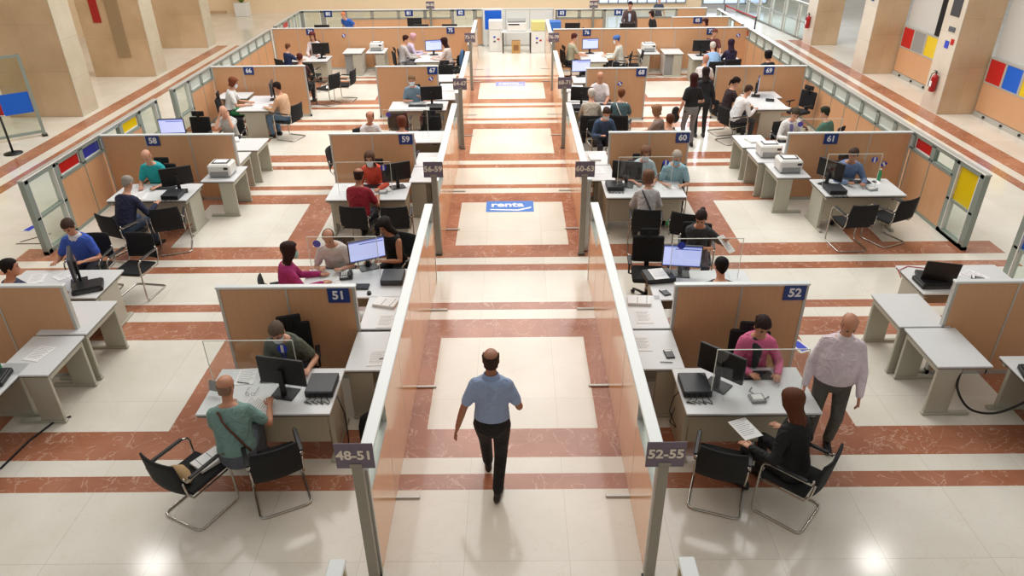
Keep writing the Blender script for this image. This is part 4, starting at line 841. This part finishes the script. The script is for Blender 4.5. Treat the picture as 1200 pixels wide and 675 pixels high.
    for s in (-1, 1):
        a, e, h = arms[s]; limb(body, subpts(a-V((s*.02, 0, 0)), e, h), [.05, .047, .043, .038, .037, .032, .026][:7], 12)
        dr = (h-e).normalized()
        if sit and dr.z < -.05: dr = V((dr.x, dr.y, dr.z*.3)).normalized()
        n_ = V((0, 0, 1)) if sit else V((s, 0, 0)); lat = dr.cross(n_).normalized(); n_ = lat.cross(dr)
        body.loft([(h+dr*t, lat, n_, a_*S, c_*S) for t, a_, c_ in ((-.02, .024, .02), (.02, .032, .018), (.055, .041, .016), (.085, .04, .014), (.095, .03, .009))], 12)
        k = s if sit else 1
        for i in range(4):
            o_ = lat*((i-1.5)*.0205)*S; ln = (.066, .074, .07, .056)[i]*S; b0 = h+dr*.075*S+o_
            dn = -n_*(.25 if sit else .4)
            fing.tube([b0, b0+dr*.03, b0+dr*ln*.7+dn*.03, b0+dr*ln+dn*.07], [.0098*S, .0094*S, .0086*S, .006*S], 7)
        side_ = lat*(1 if (lat.x*-s) > 0 else -1) if sit else V((0, 1, 0)); b0 = h+dr*.03+side_*.028
        fing.tube([b0, b0+dr*.025+side_*.022, b0+dr*.06+side_*.03], [.012*S, .0108*S, .0075*S], 7)
    for s in (-1, 1):
        hp, kn, an = legs[s]; limb(body, subpts(hp, kn, an), [.078, .07, .06, .052, .05, .045, .035], 12)
    bo = remesh(body, 'body', vox, skinmat(skin), r, fing)
    # clothes
    if not female or style != 'x':
        b = B(); torso(b, .008+.004, -.12 if sit else -.08, .575)
        if shirt and not sit: pass
        k = {'short': 3, 'long': 7, 'none': 0}[sleeve]
        for s in (-1, 1):
            a, e, h = arms[s]; p_ = subpts(a-V((s*.03, 0, 0)), e, h)
            if k: 
                rr = [.068, .063, .056, .054, .052, .047, .041]
                if k == 3: limb(b, [p_[0], p_[1], p_[2], p_[2].lerp(p_[3], .1)], [.068, .064, .06, .058])
                else: limb(b, p_[:7], rr)
        remesh(b, 'shirt' if sleeve != 'none' else 'top', vox, cmat(shirt), r)
    b = B()
    b.loft([(pel+up*(t*S)+(V((0, -.015, 0)) if sit else V((0, 0, 0))), X, V((0, 1, 0)), (a+.014)*S, (c+.014)*S) for t, a, c in ((-.13, .11, .095), (-.08, .16, .12), (0, .168*(1+fat*.6), .122*(1+fat*.6)), (.07, .16*fx, .115*fx))], 20)
    for s in (-1, 1):
        hp, kn, an = legs[s]; p_ = subpts(hp, kn, an)
        if shorts: limb(b, p_[:4], [.098, .09, .078, .074])
        else: limb(b, p_[:6]+[p_[5].lerp(p_[6], .75)], [.098*(1-.12*slim), .088*(1-.12*slim), .076*(1-.1*slim), .068*(1-.1*slim), .064*(1-.15*slim), .06*(1-.15*slim), .058*(1-.2*slim)])
    remesh(b, 'trousers' if not shorts else 'shorts', vox, cmat(pants), r)
    for s in (-1, 1):
        hp, kn, an = legs[s]; b = B(); g = V((s*.12, 1, 0)).normalized(); lt = V((g.y, -g.x, 0)); base = V((an.x, an.y, an.z-.09))
        tilt = 0
        b.loft([(base+g*t+V((0, 0, h)), lt, V((0, 0, 1)), a, c) for t, h, a, c in ((-.085, .045, .022, .03), (-.065, .05, .036, .048), (0, .05, .04, .048), (.07, .038, .043, .036), (.14, .03, .042, .028), (.18, .024, .024, .02))], 12)
        b.loft([(base+V((0, 0, .06)), lt, g, .042, .05), (base+V((0, 0, .105)), lt, g, .04, .045)], 10)
        b.obj('shoe', shoes, r)
    # hair
    def shell(lo, m_, name, off=.013, topcut=None, a0=-180, a1=180, thick=.012, n=40, mm=11):
        b = B(); o1 = []; NA = n
        full = a0 <= -180 and a1 >= 180
        cols_ = []
        for i in range(NA if full else NA+1):
            th = R(a0+(a1-a0)*i/NA); L_ = lo(abs(math.degrees(th) if th < 3.1416 else math.degrees(th)-360)); T_ = .1285 if topcut is None else topcut; col = []
            for j in range(mm+1):
                h = (.134 if j == 0 else T_+(L_-T_)*((j-1)/(mm-1))**1.3) if topcut is None else T_+(L_-T_)*(j/mm)
                hh = min(h/1.1 if h > 0 else h, .1169); f_, rx, ry = head_at(max(hh, -.075))
                if topcut is None and j == 0: rx = ry = .001
                else: wv = .0022*math.sin(11*th+h*20)+.0016*math.sin(23*th+1+h*35); rx += off+wv; ry += off+wv
                drop = max(0, -.05-h)
                col.append((math.sin(th)*rx*(1+drop*1.6), f_*(1 if h > -.05 else 0)+math.cos(th)*ry*(1-drop*.8)-(drop*.3), h))
            cols_.append(col)
        m1 = mm+1; vs = [p for c in cols_ for p in c]; N_ = len(vs)
        vin = [(p[0]*(1-thick/.09), p[1]*(1-thick/.09), p[2]*(1 if p[2] < .06 else 1-.6*thick/.12)) for p in vs]
        fs = []; nc = len(cols_)
        for i in range(nc if full else nc-1):
            a = i*m1; c = ((i+1) % nc)*m1
            for j in range(mm): fs += [(a+j, a+j+1, c+j+1, c+j), (N_+a+j, N_+c+j, N_+c+j+1, N_+a+j+1)]
            fs.append((a+mm, N_+a+mm, N_+c+mm, c+mm))
            if topcut is not None: fs.append((a, c, N_+c, N_+a))
        if not full:
            for a in (0, (nc-1)*m1):
                for j in range(mm): fs.append((a+j, a+j+1, N_+a+j+1, N_+a+j))
        b.add([Hm @ V(v) for v in vs+vin], fs, 0, True); return b.obj(name, m_, r)
    hm = hairmat(hair)
    def short_lo(t): return .07 if t < 45 else (.07-(t-45)/35*.075 if t < 80 else (-.005 if t < 100 else -.005-(t-100)/80*.065))
    if style == 'short': shell(short_lo, hm, 'hair', .008, thick=.008)
    elif style == 'bald': shell(lambda t: -.06 if t > 110 else -.02, hm, 'hair', .006, .03, 78, 282)
    elif style == 'balding': shell(lambda t: -.065 if t > 110 else -.02, hm, 'hair', .008, .075, 70, 290)
    elif style == 'shaved': shell(lambda t: -.06 if t > 110 else -.0, hm, 'hair', .003, .06, 75, 285)
    elif style == 'long': shell(lambda t: .078 if t < 40 else (.078-(t-40)/35*.28 if t < 75 else -.202-.04*(t > 120)), hm, 'hair', .02, mm=15)
    elif style == 'bob': shell(lambda t: .075 if t < 44 else (.075-(t-44)/28*.165 if t < 72 else -.09), hm, 'hair', .024, mm=13)
    elif style == 'tied':
        shell(short_lo, hm, 'hair', .011); b = B(); bb = B(); limb(bb, [V((0, -.1, .03)), V((0, -.135, -.02)), V((0, -.125, -.12))], [.028, .03, .014]); b.add([Hm @ V(v) for v in bb.v], bb.f, 0, True); b.obj('ponytail', hm, r)
    elif style == 'bun':
        shell(short_lo, hm, 'hair', .011); b = B(); bb = B(); limb(bb, [V((0, -.1, .06)), V((0, -.13, .05))], [.035, .038]); b.add([Hm @ V(v) for v in bb.v], bb.f, 0, True); b.obj('hair_bun', hm, r)
    if cap: shell(lambda t: .03, cmat(cap), 'head_scarf', .02, mm=6)
    # face
    if far < 2:
        for s in (-1, 1):
            bb = B(); bb.loft([((s*.03, .083-.0, .012+dz), (1, 0, 0), (0, 1, 0), q1, .006) for dz, q1 in ((-.006, .006), (0, .011), (.006, .006))], 8); b = B(); b.add([Hm @ V(v) for v in bb.v], bb.f, 0, True); b.obj('eye', 'eyed', r)
            bb = B(); bb.tube([(s*.016, .09, .03), (s*.032, .088, .035), (s*.048, .076, .03)], [.003, .0035, .002], 5); b = B(); b.add([Hm @ V(v) for v in bb.v], bb.f, 0, True); b.obj('eyebrow', hm, r)
        if not mask:
            bb = B(); bb.tube([(-.024, .073, -.068), (0, .082, -.07), (.024, .073, -.068)], [.002, .006, .002], 6); b = B(); b.add([Hm @ V(v) for v in bb.v], bb.f, 0, True); b.obj('mouth', 'lip', r)
    if mask:
        b = B(); vs = []; n = 12; mm = 6
        for q_ in (0, 1):
            for i in range(n+1):
                th = R(-72+144*i/n)
                for j in range(mm+1):
                    h = -.115+.105*j/mm; f_, rx, ry = head_at(max(h, -.1)); o = .012-.004*q_+.012*math.cos(th)**4*math.sin(math.pi*j/mm); k = 1 if abs(th) < 1.0 else .99
                    vs.append(Hm @ V((math.sin(th)*(rx+o)*k, f_+math.cos(th)*(ry+o), h*(1 if abs(th) < .9 else .75)-.0)))
        m1 = mm+1; N_ = (n+1)*m1; fs = []
        for i in range(n):
            for j in range(mm): a = i*m1+j; fs += [(a, a+m1, a+m1+1, a+1), (N_+a, N_+a+1, N_+a+m1+1, N_+a+m1)]
        b.add(vs, fs, 0, True); b.obj('face_mask', maskcol, r)
    if collar:
        b = B(); b.loft([(neck+up*t, X, up.cross(X), a, c) for t, a, c in ((-.01, .094, .088), (.03, .086, .08), (.068, .073, .069), (.07, .064, .06), (.02, .062, .058))], 18)
        for s in (-1, 1): p0 = neck+up*.045+fwd*.078; b.add([p0+X*(s*.004), p0+X*(s*.055)+up*.012-fwd*.02, p0+X*(s*.062)-up*.06-fwd*.002, p0+X*(s*.03)-up*.075+fwd*.012, p0+X*(s*.004)-fwd*.02, p0+X*(s*.055)+up*.012-fwd*.04, p0+X*(s*.062)-up*.06-fwd*.03, p0+X*(s*.03)-up*.075-fwd*.02], [(0, 1, 2, 3), (4, 7, 6, 5), (0, 4, 5, 1), (1, 5, 6, 2), (2, 6, 7, 3), (3, 7, 4, 0)])
        b.obj('collar', cmat(collar), r)
    if pocket:
        b = B(); y_ = .152; b.box(-.125, -.03, y_-.03, y_+.012, 1.17, 1.29, bev=.004); b.obj('shirt_pocket', cmat(shirt), r)
        b = B(); b.box(-.012, .012, .14, .177, .99, 1.33); b.obj('button_placket', cmat(collar), r)
    if strap:
        b = B(); pth = []
        for i in range(13):
            t = i/12; al = math.pi*(.0+t); 
            xx = -.09+.24*t; pth.append(pel+up*(.56-.52*t)*S*.92+X*xx+fwd*(-(.132*(1+fat*.8) if t > .12 else .1)*math.sqrt(max(.1, 1-(xx/.2)**2))-(.012 if t > .45 else .026)))
        b.tube(pth, .012, 6); b.obj('bag_strap', strap if isinstance(strap, str) else 'strap', r)
    if scarf:
        b = B(); limb(b, [neck+fwd*.05+X*.03, neck+fwd*.12-up*.1, neck+fwd*.15-up*.3], [.05, .05, .035], flat=.5); b.obj('scarf', cmat(scarf), r)
    if lanyard:
        b = B(); b.tube([neck+X*.05+fwd*.04, neck-up*.12+X*.02+fwd*.12, neck-up*.3+fwd*.14, neck-up*.12-X*.02+fwd*.12, neck-X*.05+fwd*.04], .006, 5); b.obj('lanyard', cmat(lanyard), r)
    m3 = Matrix.Rotation(R(rz), 3, 'Z'); hw = m3 @ V((hx.x, hx.y, 0)); r.location = (x-hw.x, y-hw.y, z)
    return r
def seat_for(p, kind, label, dz=0, back=0.0, rz=None):
    if kind == 'ochair': back = -.07
    a = p.rotation_euler.z if rz is None else R(rz); fw = Vector((-math.sin(a), math.cos(a), 0))
    put(kind, p.location.x-fw.x*(.03+back), p.location.y-fw.y*(.03+back), math.degrees(a), label)
def sitter(label, x, y, rz, chair='vchair', clab=None, crz=None, **k):
    k.setdefault('seat', .51 if chair == 'ochair' else .462)
    p = person(label, x, y, rz, **k)
    if clab: seat_for(p, chair, clab, rz=crz)
    return p
O = 'ochair'; VC = 'vchair'
# nearest booths
sitter('masked person in a grey-green short-sleeved shirt seated behind counter 51', -2.62, 6.57, 180, O, 'black office chair under the man in grey-green at counter 51', crz=196, lean=30, shirt=(96, 100, 88), hair=(104, 88, 74), style='short', mask=True, hpitch=30, hl=(-.3, .42, .77), hr=(.1, .44, .77), fat=.15, lanyard=(30, 60, 190))
sitter('bald person in a teal striped shirt with a brown bag strap, seated at counter 51', -2.83, 5.56, 12, VC, None, lean=10, shirt=(124, 158, 152), pants=(92, 98, 108), hair=(150, 120, 100), style='bald', hpitch=12, strap=True, fat=.1, skin=1, hr=(.32, .36, .78), hl=(-.1, .4, .78), hyaw=-20)
put(VC, -2.42, 5.34, 26, 'black visitor chair pushed up behind the bald man in teal at counter 51')
put(VC, -3.2, 5.2, -27, 'black visitor chair holding a tan bag and papers at counter 51')
put('stack', -3.08, 5.36, -40, 'papers lying on the seat of the chair at the corner of counter 51', .4655)
b = B(); limb(b, [(-.13, 0, .05), (-.05, .02, .055), (.05, 0, .055), (.13, -.02, .045)], [.04, .06, .06, .04], flat=.75); o = b.obj('cloth_bag', mat('tan_cloth', (190, 156, 112), .9, noise=.15), None, (-3.27, 5.14, .463), R(-30)); tag(o, 'crumpled tan cloth bag on the chair seat beside the papers', 'bag')
sitter('person in a pink jacket with a dark scarf seated behind counter 52', 2.68, 6.5, 172, O, 'black office chair under the woman in pink at counter 52', lean=14, shirt=(222, 108, 150), sleeve='long', hair=(48, 34, 30), style='tied', hpitch=22, scarf=(52, 56, 60), female=1, hyaw=10, skin=1, hl=(-.22, .34, .775), hr=(.08, .36, .775))
sitter('person in black with long brown hair seated with papers at counter 52', 2.6, 5.27, 35, VC, 'black visitor chair under the woman in black at counter 52', crz=48, lean=10, shirt=(18, 18, 20), sleeve='long', pants=(22, 22, 26), hair=(96, 56, 38), style='long', female=1, slim=1, hpitch=14, hl=(-.3, .28, .72), hr=(.22, .3, .7), hyaw=5)
put(VC, 2.04, 5.28, -20, 'empty black visitor chair next to the purple plate 52-55')
put('paper', 2.32, 5.55, 20, 'sheet of paper held over the knees by the woman in black at counter 52', .665)
person('standing bald person in a pale pink shirt and grey trousers beside counter 52', 3.33, 5.98, 160, 'stand', S=1.0, lean=2, shirt=(226, 212, 220), sleeve='long', pants=(84, 80, 74), hair=(190, 150, 128), style='shaved', skin=1, hpitch=28, hyaw=12, fat=.26, pocket=1, hr=(.27, .1, .86), hl=(-.25, .16, .88), collar=(232, 222, 228), fl=(-.1, -.03, .09), fr=(.11, .02, .09))
person('balding person in a light blue shirt and black trousers walking down the aisle', -.23, 5.5, -3, 'stand', S=.97, lean=4, shirt=(150, 170, 204), sleeve='short', pants=(16, 16, 20), hair=(62, 44, 36), style='balding', skin=2, hpitch=0, hr=(.2, .26, 1.06), hl=(-.34, -.04, .84), fr=(.05, -.14, .09), fl=(-.08, .28, .1), fat=.05, collar=(140, 160, 196))
# behind 51 / 52
sitter('masked person in a magenta top seated at the end of the desk behind 51', -3.0, 8.5, -70, VC, 'black visitor chair under the woman in magenta behind 51', lean=6, shirt=(176, 48, 116), sleeve='long', hair=(52, 32, 28), style='long', mask=True, maskcol=cmat((170, 214, 206)), female=1, hpitch=2)
sitter('person in a pale short-sleeved shirt leaning over papers behind the desk of 51', -2.6, 9.02, 182, VC, 'black visitor chair under the man in a pale shirt behind 51', lean=26, shirt=(226, 216, 212), hair=(110, 84, 64), style='balding', hpitch=38, skin=1, fat=.05)
sitter('person in a black sleeveless top seated by the aisle wall behind 51', -1.85, 9.3, 150, VC, 'black visitor chair under the woman in black by the aisle wall', lean=14, shirt=(16, 16, 18), sleeve='none', pants=(20, 20, 24), hair=(34, 26, 24), style='long', female=1, slim=1, hpitch=26, mask=False, skin=1, hl=(-.1, .4, .78))
sitter('dark-haired person just visible over the partition of 52', 2.58, 7.85, 0, O, 'black office chair hidden behind the partition of 52', lean=3, shirt=(30, 32, 36), hair=(22, 18, 18), style='short', hpitch=6, far=1)
sitter('person in a dark grey top reading papers behind the desk of 52', 2.72, 9.5, 168, VC, 'black visitor chair under the reading woman behind 52', lean=20, shirt=(54, 54, 58), sleeve='short', pants=(60, 66, 84), hair=(48, 34, 30), style='bun', female=1, hpitch=28, skin=1, hr=(-.1, .42, .82), hl=(-.38, .38, .95), hyaw=-10)
put('paper', 3.05, 9.22, 50, 'papers held by the reading woman behind the desk of 52', .93).rotation_euler = (R(38), R(10), R(50))
put(O, 1.96, 9.2, 175, 'empty black office chair beside the aisle wall behind 52')
put(VC, 2.85, 10.72, -24, 'empty black visitor chair between counter 60 and the reading woman')
b = B(); limb(b, [(-.05, -.02, .06), (0, .03, .11), (.07, 0, .06)], [.05, .065, .045]); o = b.obj('plastic_bag', 'bluegreen', None, (2.62, 10.85, .455)); tag(o, 'crumpled blue and green plastic bag on the empty chair by counter 60', 'bag')
# unnumbered booth at the picture edge
sitter('person in a blue polo shirt seated at the desk by the perimeter screen', -6.42, 9.36, 182, VC, 'black visitor chair under the man in a blue polo shirt', lean=14, shirt=(58, 92, 190), hair=(72, 54, 44), style='short', skin=1, hpitch=30, collar=(220, 224, 232), hl=(-.2, .4, .78), hr=(.22, .42, .78))
sitter('dark-haired person peeking over the unnumbered partition', -6.4, 7.98, -60, O, 'black office chair behind the unnumbered partition', lean=4, shirt=(50, 56, 84), hair=(30, 24, 22), style='short', skin=1, hpitch=0, far=1)
put(VC, -5.78, 9.58, 172, 'black visitor chair beside the man in a blue polo shirt')
# row 13
sitter('person in a turquoise T-shirt seated behind counter 58', -6.6, 12.3, 180, O, 'dark office chair under the man in turquoise at counter 58', lean=20, shirt=(30, 168, 172), hair=(200, 128, 96), style='shaved', skin=0, hpitch=30, fat=.1, far=1, mask=False)
sitter('grey-haired person in a navy jacket leaning on counter 58', -6.42, 11.15, -14, VC, 'black visitor chair under the man in navy at counter 58', crz=-24, lean=24, shirt=(28, 32, 62), sleeve='long', pants=(60, 76, 100), hair=(158, 152, 142), style='short', hpitch=26, fat=.1, hr=(.3, .44, .775), far=1)
put(VC, -5.88, 11.12, 20, 'empty black visitor chair at the near corner of counter 58')
sitter('masked person in a red-orange cardigan seated behind counter 59', -2.55, 12.1, 180, O, 'black office chair under the woman in orange at counter 59', lean=22, shirt=(222, 84, 58), sleeve='long', hair=(92, 62, 48), style='long', mask=True, female=1, hpitch=12, far=1)
sitter('person in a dark red shirt seated at counter 59, seen from behind', -2.6, 11.32, -8, VC, 'black visitor chair under the man in dark red at counter 59', lean=12, shirt=(150, 26, 44), pants=(34, 40, 60), hair=(58, 40, 34), style='balding', skin=2, hpitch=12, fat=.1, far=1, hr=(.22, .36, .76))
put(VC, -2.0, 11.1, 5, 'empty black visitor chair next to the man in dark red at counter 59')
put(VC, -3.42, 13.78, -90, 'black visitor chair seen edge-on beyond the end of the partition of 59')
sitter('masked person with brown hair seated behind counter 60', 2.36, 12.25, 180, O, 'black office chair under the masked woman at counter 60', lean=22, shirt=(188, 206, 212), sleeve='short', hair=(120, 84, 62), style='bob', mask=True, female=1, hpitch=16, far=1)
sitter('masked grey-haired person in a pale blue short-sleeved shirt at counter 60', 2.9, 12.15, 170, VC, 'black visitor chair under the man in pale blue at counter 60', lean=22, shirt=(150, 190, 204), hair=(180, 168, 156), style='short', mask=True, maskcol=cmat((150, 200, 220)), hpitch=22, far=1, hyaw=25)
sitter('person in a light grey top with a thin dark strap seated before counter 60', 2.22, 11.1, -8, VC, 'black visitor chair under the visitor in light grey at counter 60', lean=12, shirt=(196, 192, 192), sleeve='long', pants=(70, 66, 66), hair=(116, 84, 66), style='bob', female=1, hpitch=12, far=1, strap='dark')
sitter('person in a blue long-sleeved shirt seated behind counter 61', 6.0, 12.08, 165, O, 'black office chair under the man in blue at counter 61', lean=24, shirt=(112, 134, 176), sleeve='long', hair=(70, 52, 44), style='short', skin=1, hpitch=10, hyaw=-25, far=1, hl=(-.25, .4, .775), hr=(.02, .42, .775))
put(VC, 5.7, 11.0, 4, 'empty black visitor chair before counter 61, the one nearer the printers'); put(VC, 6.42, 11.2, 25, 'empty black visitor chair before counter 61, the one nearer the yellow pane')
# behind row 13
sitter('person in a white shirt leaning to one side behind the partition of 59', -3.0, 14.75, 215, VC, 'chair behind the partition of 59', lean=14, shirt=(226, 226, 226), hair=(120, 80, 56), style='balding', hyaw=-40, hpitch=10, far=2, skin=1)
sitter('person with reddish brown hair just visible over the sign 59', -2.25, 14.15, 0, O, 'office chair under the reddish-brown-haired person beyond the woman in orange', lean=5, shirt=(210, 90, 80), hair=(110, 62, 46), style='bob', far=2, female=1)
sitter('masked person in a dark blue jacket behind the table next to the partition of 60', 1.98, 15.0, 190, VC, 'chair beside the table behind the partition of 60', lean=24, shirt=(56, 78, 108), sleeve='long', hair=(64, 46, 36), style='short', mask=True, hpitch=30, far=2)
sitter('person with light brown hair looking sideways over the partition of 60', 3.0, 14.8, 60, O, 'office chair of the light-brown-haired person looking sideways', lean=4, shirt=(150, 130, 120), hair=(156, 116, 88), style='bob', far=2, female=1)
sitter('person with dark auburn hair beside the sign 60, seen from behind', 3.15, 14.1, -5, O, 'office chair under the auburn head beyond the masked couple', lean=2, shirt=(60, 50, 60), hair=(92, 54, 40), style='short', far=2)
sitter('bald person in a pale grey shirt behind the partition of 58', -6.3, 15.35, 185, VC, 'chair under the bald man behind the partition of 58', lean=20, shirt=(196, 196, 192), hair=(220, 180, 160), style='bald', hpitch=34, far=1, hl=(-.1, .3, 1.1), hr=(.1, .3, 1.1))
put(O, -7.1, 15.6, 180, 'black office chair beside the white lit monitor behind 58')
sitter('person in a white shirt with a purple tie-like lanyard behind the partition of 61', 5.9, 14.75, 180, VC, 'chair under the person in white behind 61', lean=18, shirt=(230, 228, 226), sleeve='long', hair=(70, 64, 50), style='short', hpitch=34, far=1, scarf=(120, 116, 170))
sitter('person in a dark green top with short dark hair behind the partition of 61', 6.45, 14.6, 40, O, 'office chair under the person in green behind 61', lean=14, shirt=(40, 110, 96), hair=(44, 48, 36), style='short', far=1, hpitch=10)
# row 19
sitter('masked person in white with reddish brown hair seated at the side of counter 66', -6.85, 17.65, -80, O, 'tall black office chair under the woman in white at counter 66', lean=14, shirt=(232, 232, 230), hair=(122, 66, 42), style='bob', mask=True, female=1, hpitch=20, far=1, pants=(50, 130, 80))
sitter('person in a pale orange shirt seated across from the woman in white at counter 66', -5.68, 17.3, 70, VC, 'black visitor chair under the man in pale orange at counter 66', lean=10, shirt=(232, 188, 152), sleeve='long', pants=(96, 124, 150), hair=(38, 28, 26), style='short', hpitch=10, far=1, skin=1)
sitter('masked person in a grey-blue shirt seated behind counter 67', -2.48, 17.7, 180, O, 'black office chair under the masked man at counter 67', lean=16, shirt=(120, 146, 164), hair=(120, 92, 64), style='short', mask=True, hpitch=4, far=1, hl=(-.2, .34, .9), hr=(.1, .3, .8))
put(VC, -2.68, 16.6, 0, 'empty black visitor chair before counter 67, the one farther from the aisle'); put(VC, -1.92, 16.55, 3, 'empty black visitor chair before counter 67, the one by the aisle'); put(O, -1.9, 15.5, 175, 'black office chair by the aisle behind the sign 59')
sitter('bald person in a white shirt facing two visitors across counter 68', 2.15, 17.8, 176, O, 'black office chair under the bald man at counter 68', lean=6, shirt=(232, 222, 222), hair=(216, 160, 134), style='bald', hpitch=12, far=1, fat=.15, skin=1)
sitter('grey-haired person in a beige jacket seated at counter 68', 1.8, 16.4, -6, VC, 'black visitor chair under the visitor in beige at counter 68', lean=10, shirt=(196, 186, 170), sleeve='long', hair=(214, 206, 196), style='short', hpitch=14, far=1)
sitter('brown-haired person in a dark teal top with a pale strap seated at counter 68', 2.48, 16.35, -14, VC, 'black visitor chair under the visitor in teal at counter 68', lean=6, shirt=(78, 104, 110), hair=(120, 72, 46), style='short', hpitch=4, far=1, strap='white')
sitter('person in a dark top with tied hair seated nearer the partition of 69', 5.38, 17.4, -75, VC, 'black visitor chair nearest the partition of 69', lean=14, shirt=(52, 36, 38), sleeve='long', hair=(40, 28, 26), style='tied', female=1, hpitch=26, far=1)
sitter('person in white leaning forward on the nearer chair at counter 69', 5.5, 16.75, -70, VC, 'black visitor chair under the person in white at counter 69', lean=24, shirt=(236, 234, 232), sleeve='long', hair=(70, 50, 44), style='short', pants=(60, 60, 64), hpitch=20, far=1)
put(O, 7.05, 17.5, 120, 'large black office chair facing counter 69')
person('standing person in a black top and grey trousers beyond the sign 60', 4.1, 16.35, 8, 'stand', S=.97, lean=0, shirt=(24, 22, 26), sleeve='short', pants=(128, 126, 126), hair=(62, 28, 28), style='long', female=1, slim=1, far=1, hpitch=0, hl=(-.25, .05, .85), hr=(.2, .2, 1.0))
b = B(); limb(b, [(0, 0, .1), (0, 0, -.1)], [.09, .1], flat=.5); o = b.obj('handbag', 'black', None, (3.78, 16.42, .74)); tag(o, 'small black handbag hanging by the side of the woman in grey trousers', 'bag')
person('standing person in a black coat next to the woman in grey trousers', 4.55, 17.1, 0, 'stand', S=.95, lean=4, shirt=(34, 34, 38), sleeve='long', pants=(30, 30, 34), hair=(44, 36, 34), style='long', female=1, far=2, slim=1)
# row 24
sitter('person in white and pink with long dark hair behind counter 74', -6.35, 23.6, 185, O, 'office chair under the woman at counter 74', lean=10, shirt=(224, 208, 206), sleeve='long', hair=(96, 40, 40), style='long', female=1, hpitch=16, far=2)
sitter('young person in navy with brown hair at counter 74', -6.85, 22.5, -40, VC, 'chair under the young person in navy at counter 74', lean=4, S=.88, shirt=(38, 48, 88), hair=(112, 70, 48), style='short', far=2)
put(VC, -6.1, 21.9, -8, 'empty black visitor chair before counter 74'); put(VC, -5.25, 20.4, 60, 'black visitor chair with a white cushion beyond the partition of 66')
put(VC, -4.85, 20.75, 80, 'second black chair beyond the end of the partition of 66'); put('paper', -5.2, 20.42, 10, 'white sheet on the chair beyond the partition of 66', .467)
sitter('person in a black and white patterned dress at counter 75', -3.3, 22.9, -70, O, 'black office chair under the patterned dress at counter 75', lean=10, shirt=(190, 186, 184), sleeve='long', pants=(110, 108, 108), hair=(60, 34, 30), style='short', female=1, far=2)
sitter('person in flowery lilac leaning over counter 75', -3.15, 23.5, -80, VC, 'chair under the person in lilac at counter 75', lean=12, shirt=(206, 190, 210), sleeve='long', hair=(232, 170, 180), style='short', far=2, female=1)
sitter('dark-haired person in pale pink seated at counter 75 by the aisle', -2.1, 22.7, 80, VC, 'chair under the person in pale pink at counter 75', lean=8, shirt=(222, 204, 196), sleeve='long', hair=(50, 26, 26), style='long', female=1, far=2)
put(O, -1.75, 22.2, 100, 'office chair draped with a blue jacket by the aisle near sign 75')
b = B(); limb(b, [(0, -.2, .5), (0, -.21, .75), (0, -.22, .95)], [.1, .17, .15], flat=.5); o = b.obj('jacket', 'bluefab', None, (-1.75, 22.2, 0), R(100)); tag(o, 'blue jacket draped over the office chair near sign 75', 'jacket')
put(O, -1.95, 20.6, 180, 'black office chair behind the sign 67')
sitter('person in a patterned shirt seated at counter 76 by the aisle', 1.9, 22.9, -75, O, 'black office chair under the person in a patterned shirt at counter 76', lean=6, shirt=(176, 172, 146), hair=(86, 40, 36), style='short', far=2)
sitter('person with a blue head scarf seated at counter 76', 3.2, 22.8, 75, VC, 'black visitor chair under the person with a blue head scarf', lean=10, shirt=(208, 208, 196), sleeve='long', hair=(60, 90, 150), style='short', cap=(70, 110, 180), far=2, female=1, mask=True)
put(VC, 3.75, 22.9, 85, 'black visitor chair behind the person with a blue head scarf')
sitter('person with reddish hair seated behind counter 77', 6.35, 23.4, 180, O, 'office chair behind counter 77', lean=6, shirt=(110, 60, 60), hair=(110, 60, 50), style='short', far=2)
sitter('person in a pale blue shirt bending forward at counter 77', 5.95, 21.95, 0, VC, 'black visitor chair under the person in pale blue at counter 77', lean=28, shirt=(150, 186, 226), hair=(220, 210, 200), style='short', far=2, fat=.15)
sitter('person in dark purple with long dark hair at counter 77', 6.5, 22.0, 5, VC, 'black visitor chair under the person in dark purple at counter 77', lean=4, shirt=(46, 34, 66), sleeve='long', hair=(52, 34, 50), style='long', female=1, far=2)
sitter('person in white and black at the end of the partition of 69', 5.25, 19.9, -20, VC, 'chair by the end of the partition of 69', lean=14, shirt=(232, 226, 224), hair=(200, 150, 130), style='short', far=2)
sitter('dark-haired person just visible over the sign 69', 7.0, 20.1, 20, O, 'office chair of the dark head above the big empty office chair', lean=2, shirt=(30, 30, 34), hair=(22, 20, 26), style='bob', far=2)
sitter('person with auburn hair just visible over the partition of 66', -5.9, 20.3, 0, O, 'office chair of the auburn head beyond the woman in white', lean=2, shirt=(70, 40, 40), hair=(90, 44, 36), style='short', far=2)
# rear
person('standing person in a dark jacket over a pale shirt behind the sign 76', 4.2, 27.0, 175, 'stand', lean=6, shirt=(84, 66, 66), sleeve='long', hair=(44, 30, 34), style='short', far=2, hpitch=16, scarf=(190, 206, 228), hr=(.2, .4, 1.05))
person('person in black standing beside the one in a dark jacket', 4.85, 26.3, 110, 'stand', S=.88, lean=10, shirt=(24, 22, 26), sleeve='short', hair=(50, 30, 30), style='bob', female=1, far=2)
person('person in bright blue bending down behind the sign 74', -6.1, 27.2, 160, 'stand', S=.9, lean=38, shirt=(40, 96, 190), sleeve='short', hair=(230, 130, 90), style='short', far=2, pants=(230, 230, 230))
sitter('person with dark hair seated behind the sign 85', 6.5, 25.3, 120, O, 'office chair at the short rear partition', lean=2, shirt=(90, 60, 80), hair=(60, 30, 30), style='bob', far=2, female=1)
person('person with dark hair in the passage beyond the sign 85', 5.9, 30.5, 180, 'stand', S=.8, lean=2, shirt=(60, 70, 90), hair=(24, 22, 28), style='short', far=2)
# drop one stray helper value
for o in bpy.data.objects:
    if 'unused' in o: del o['unused']
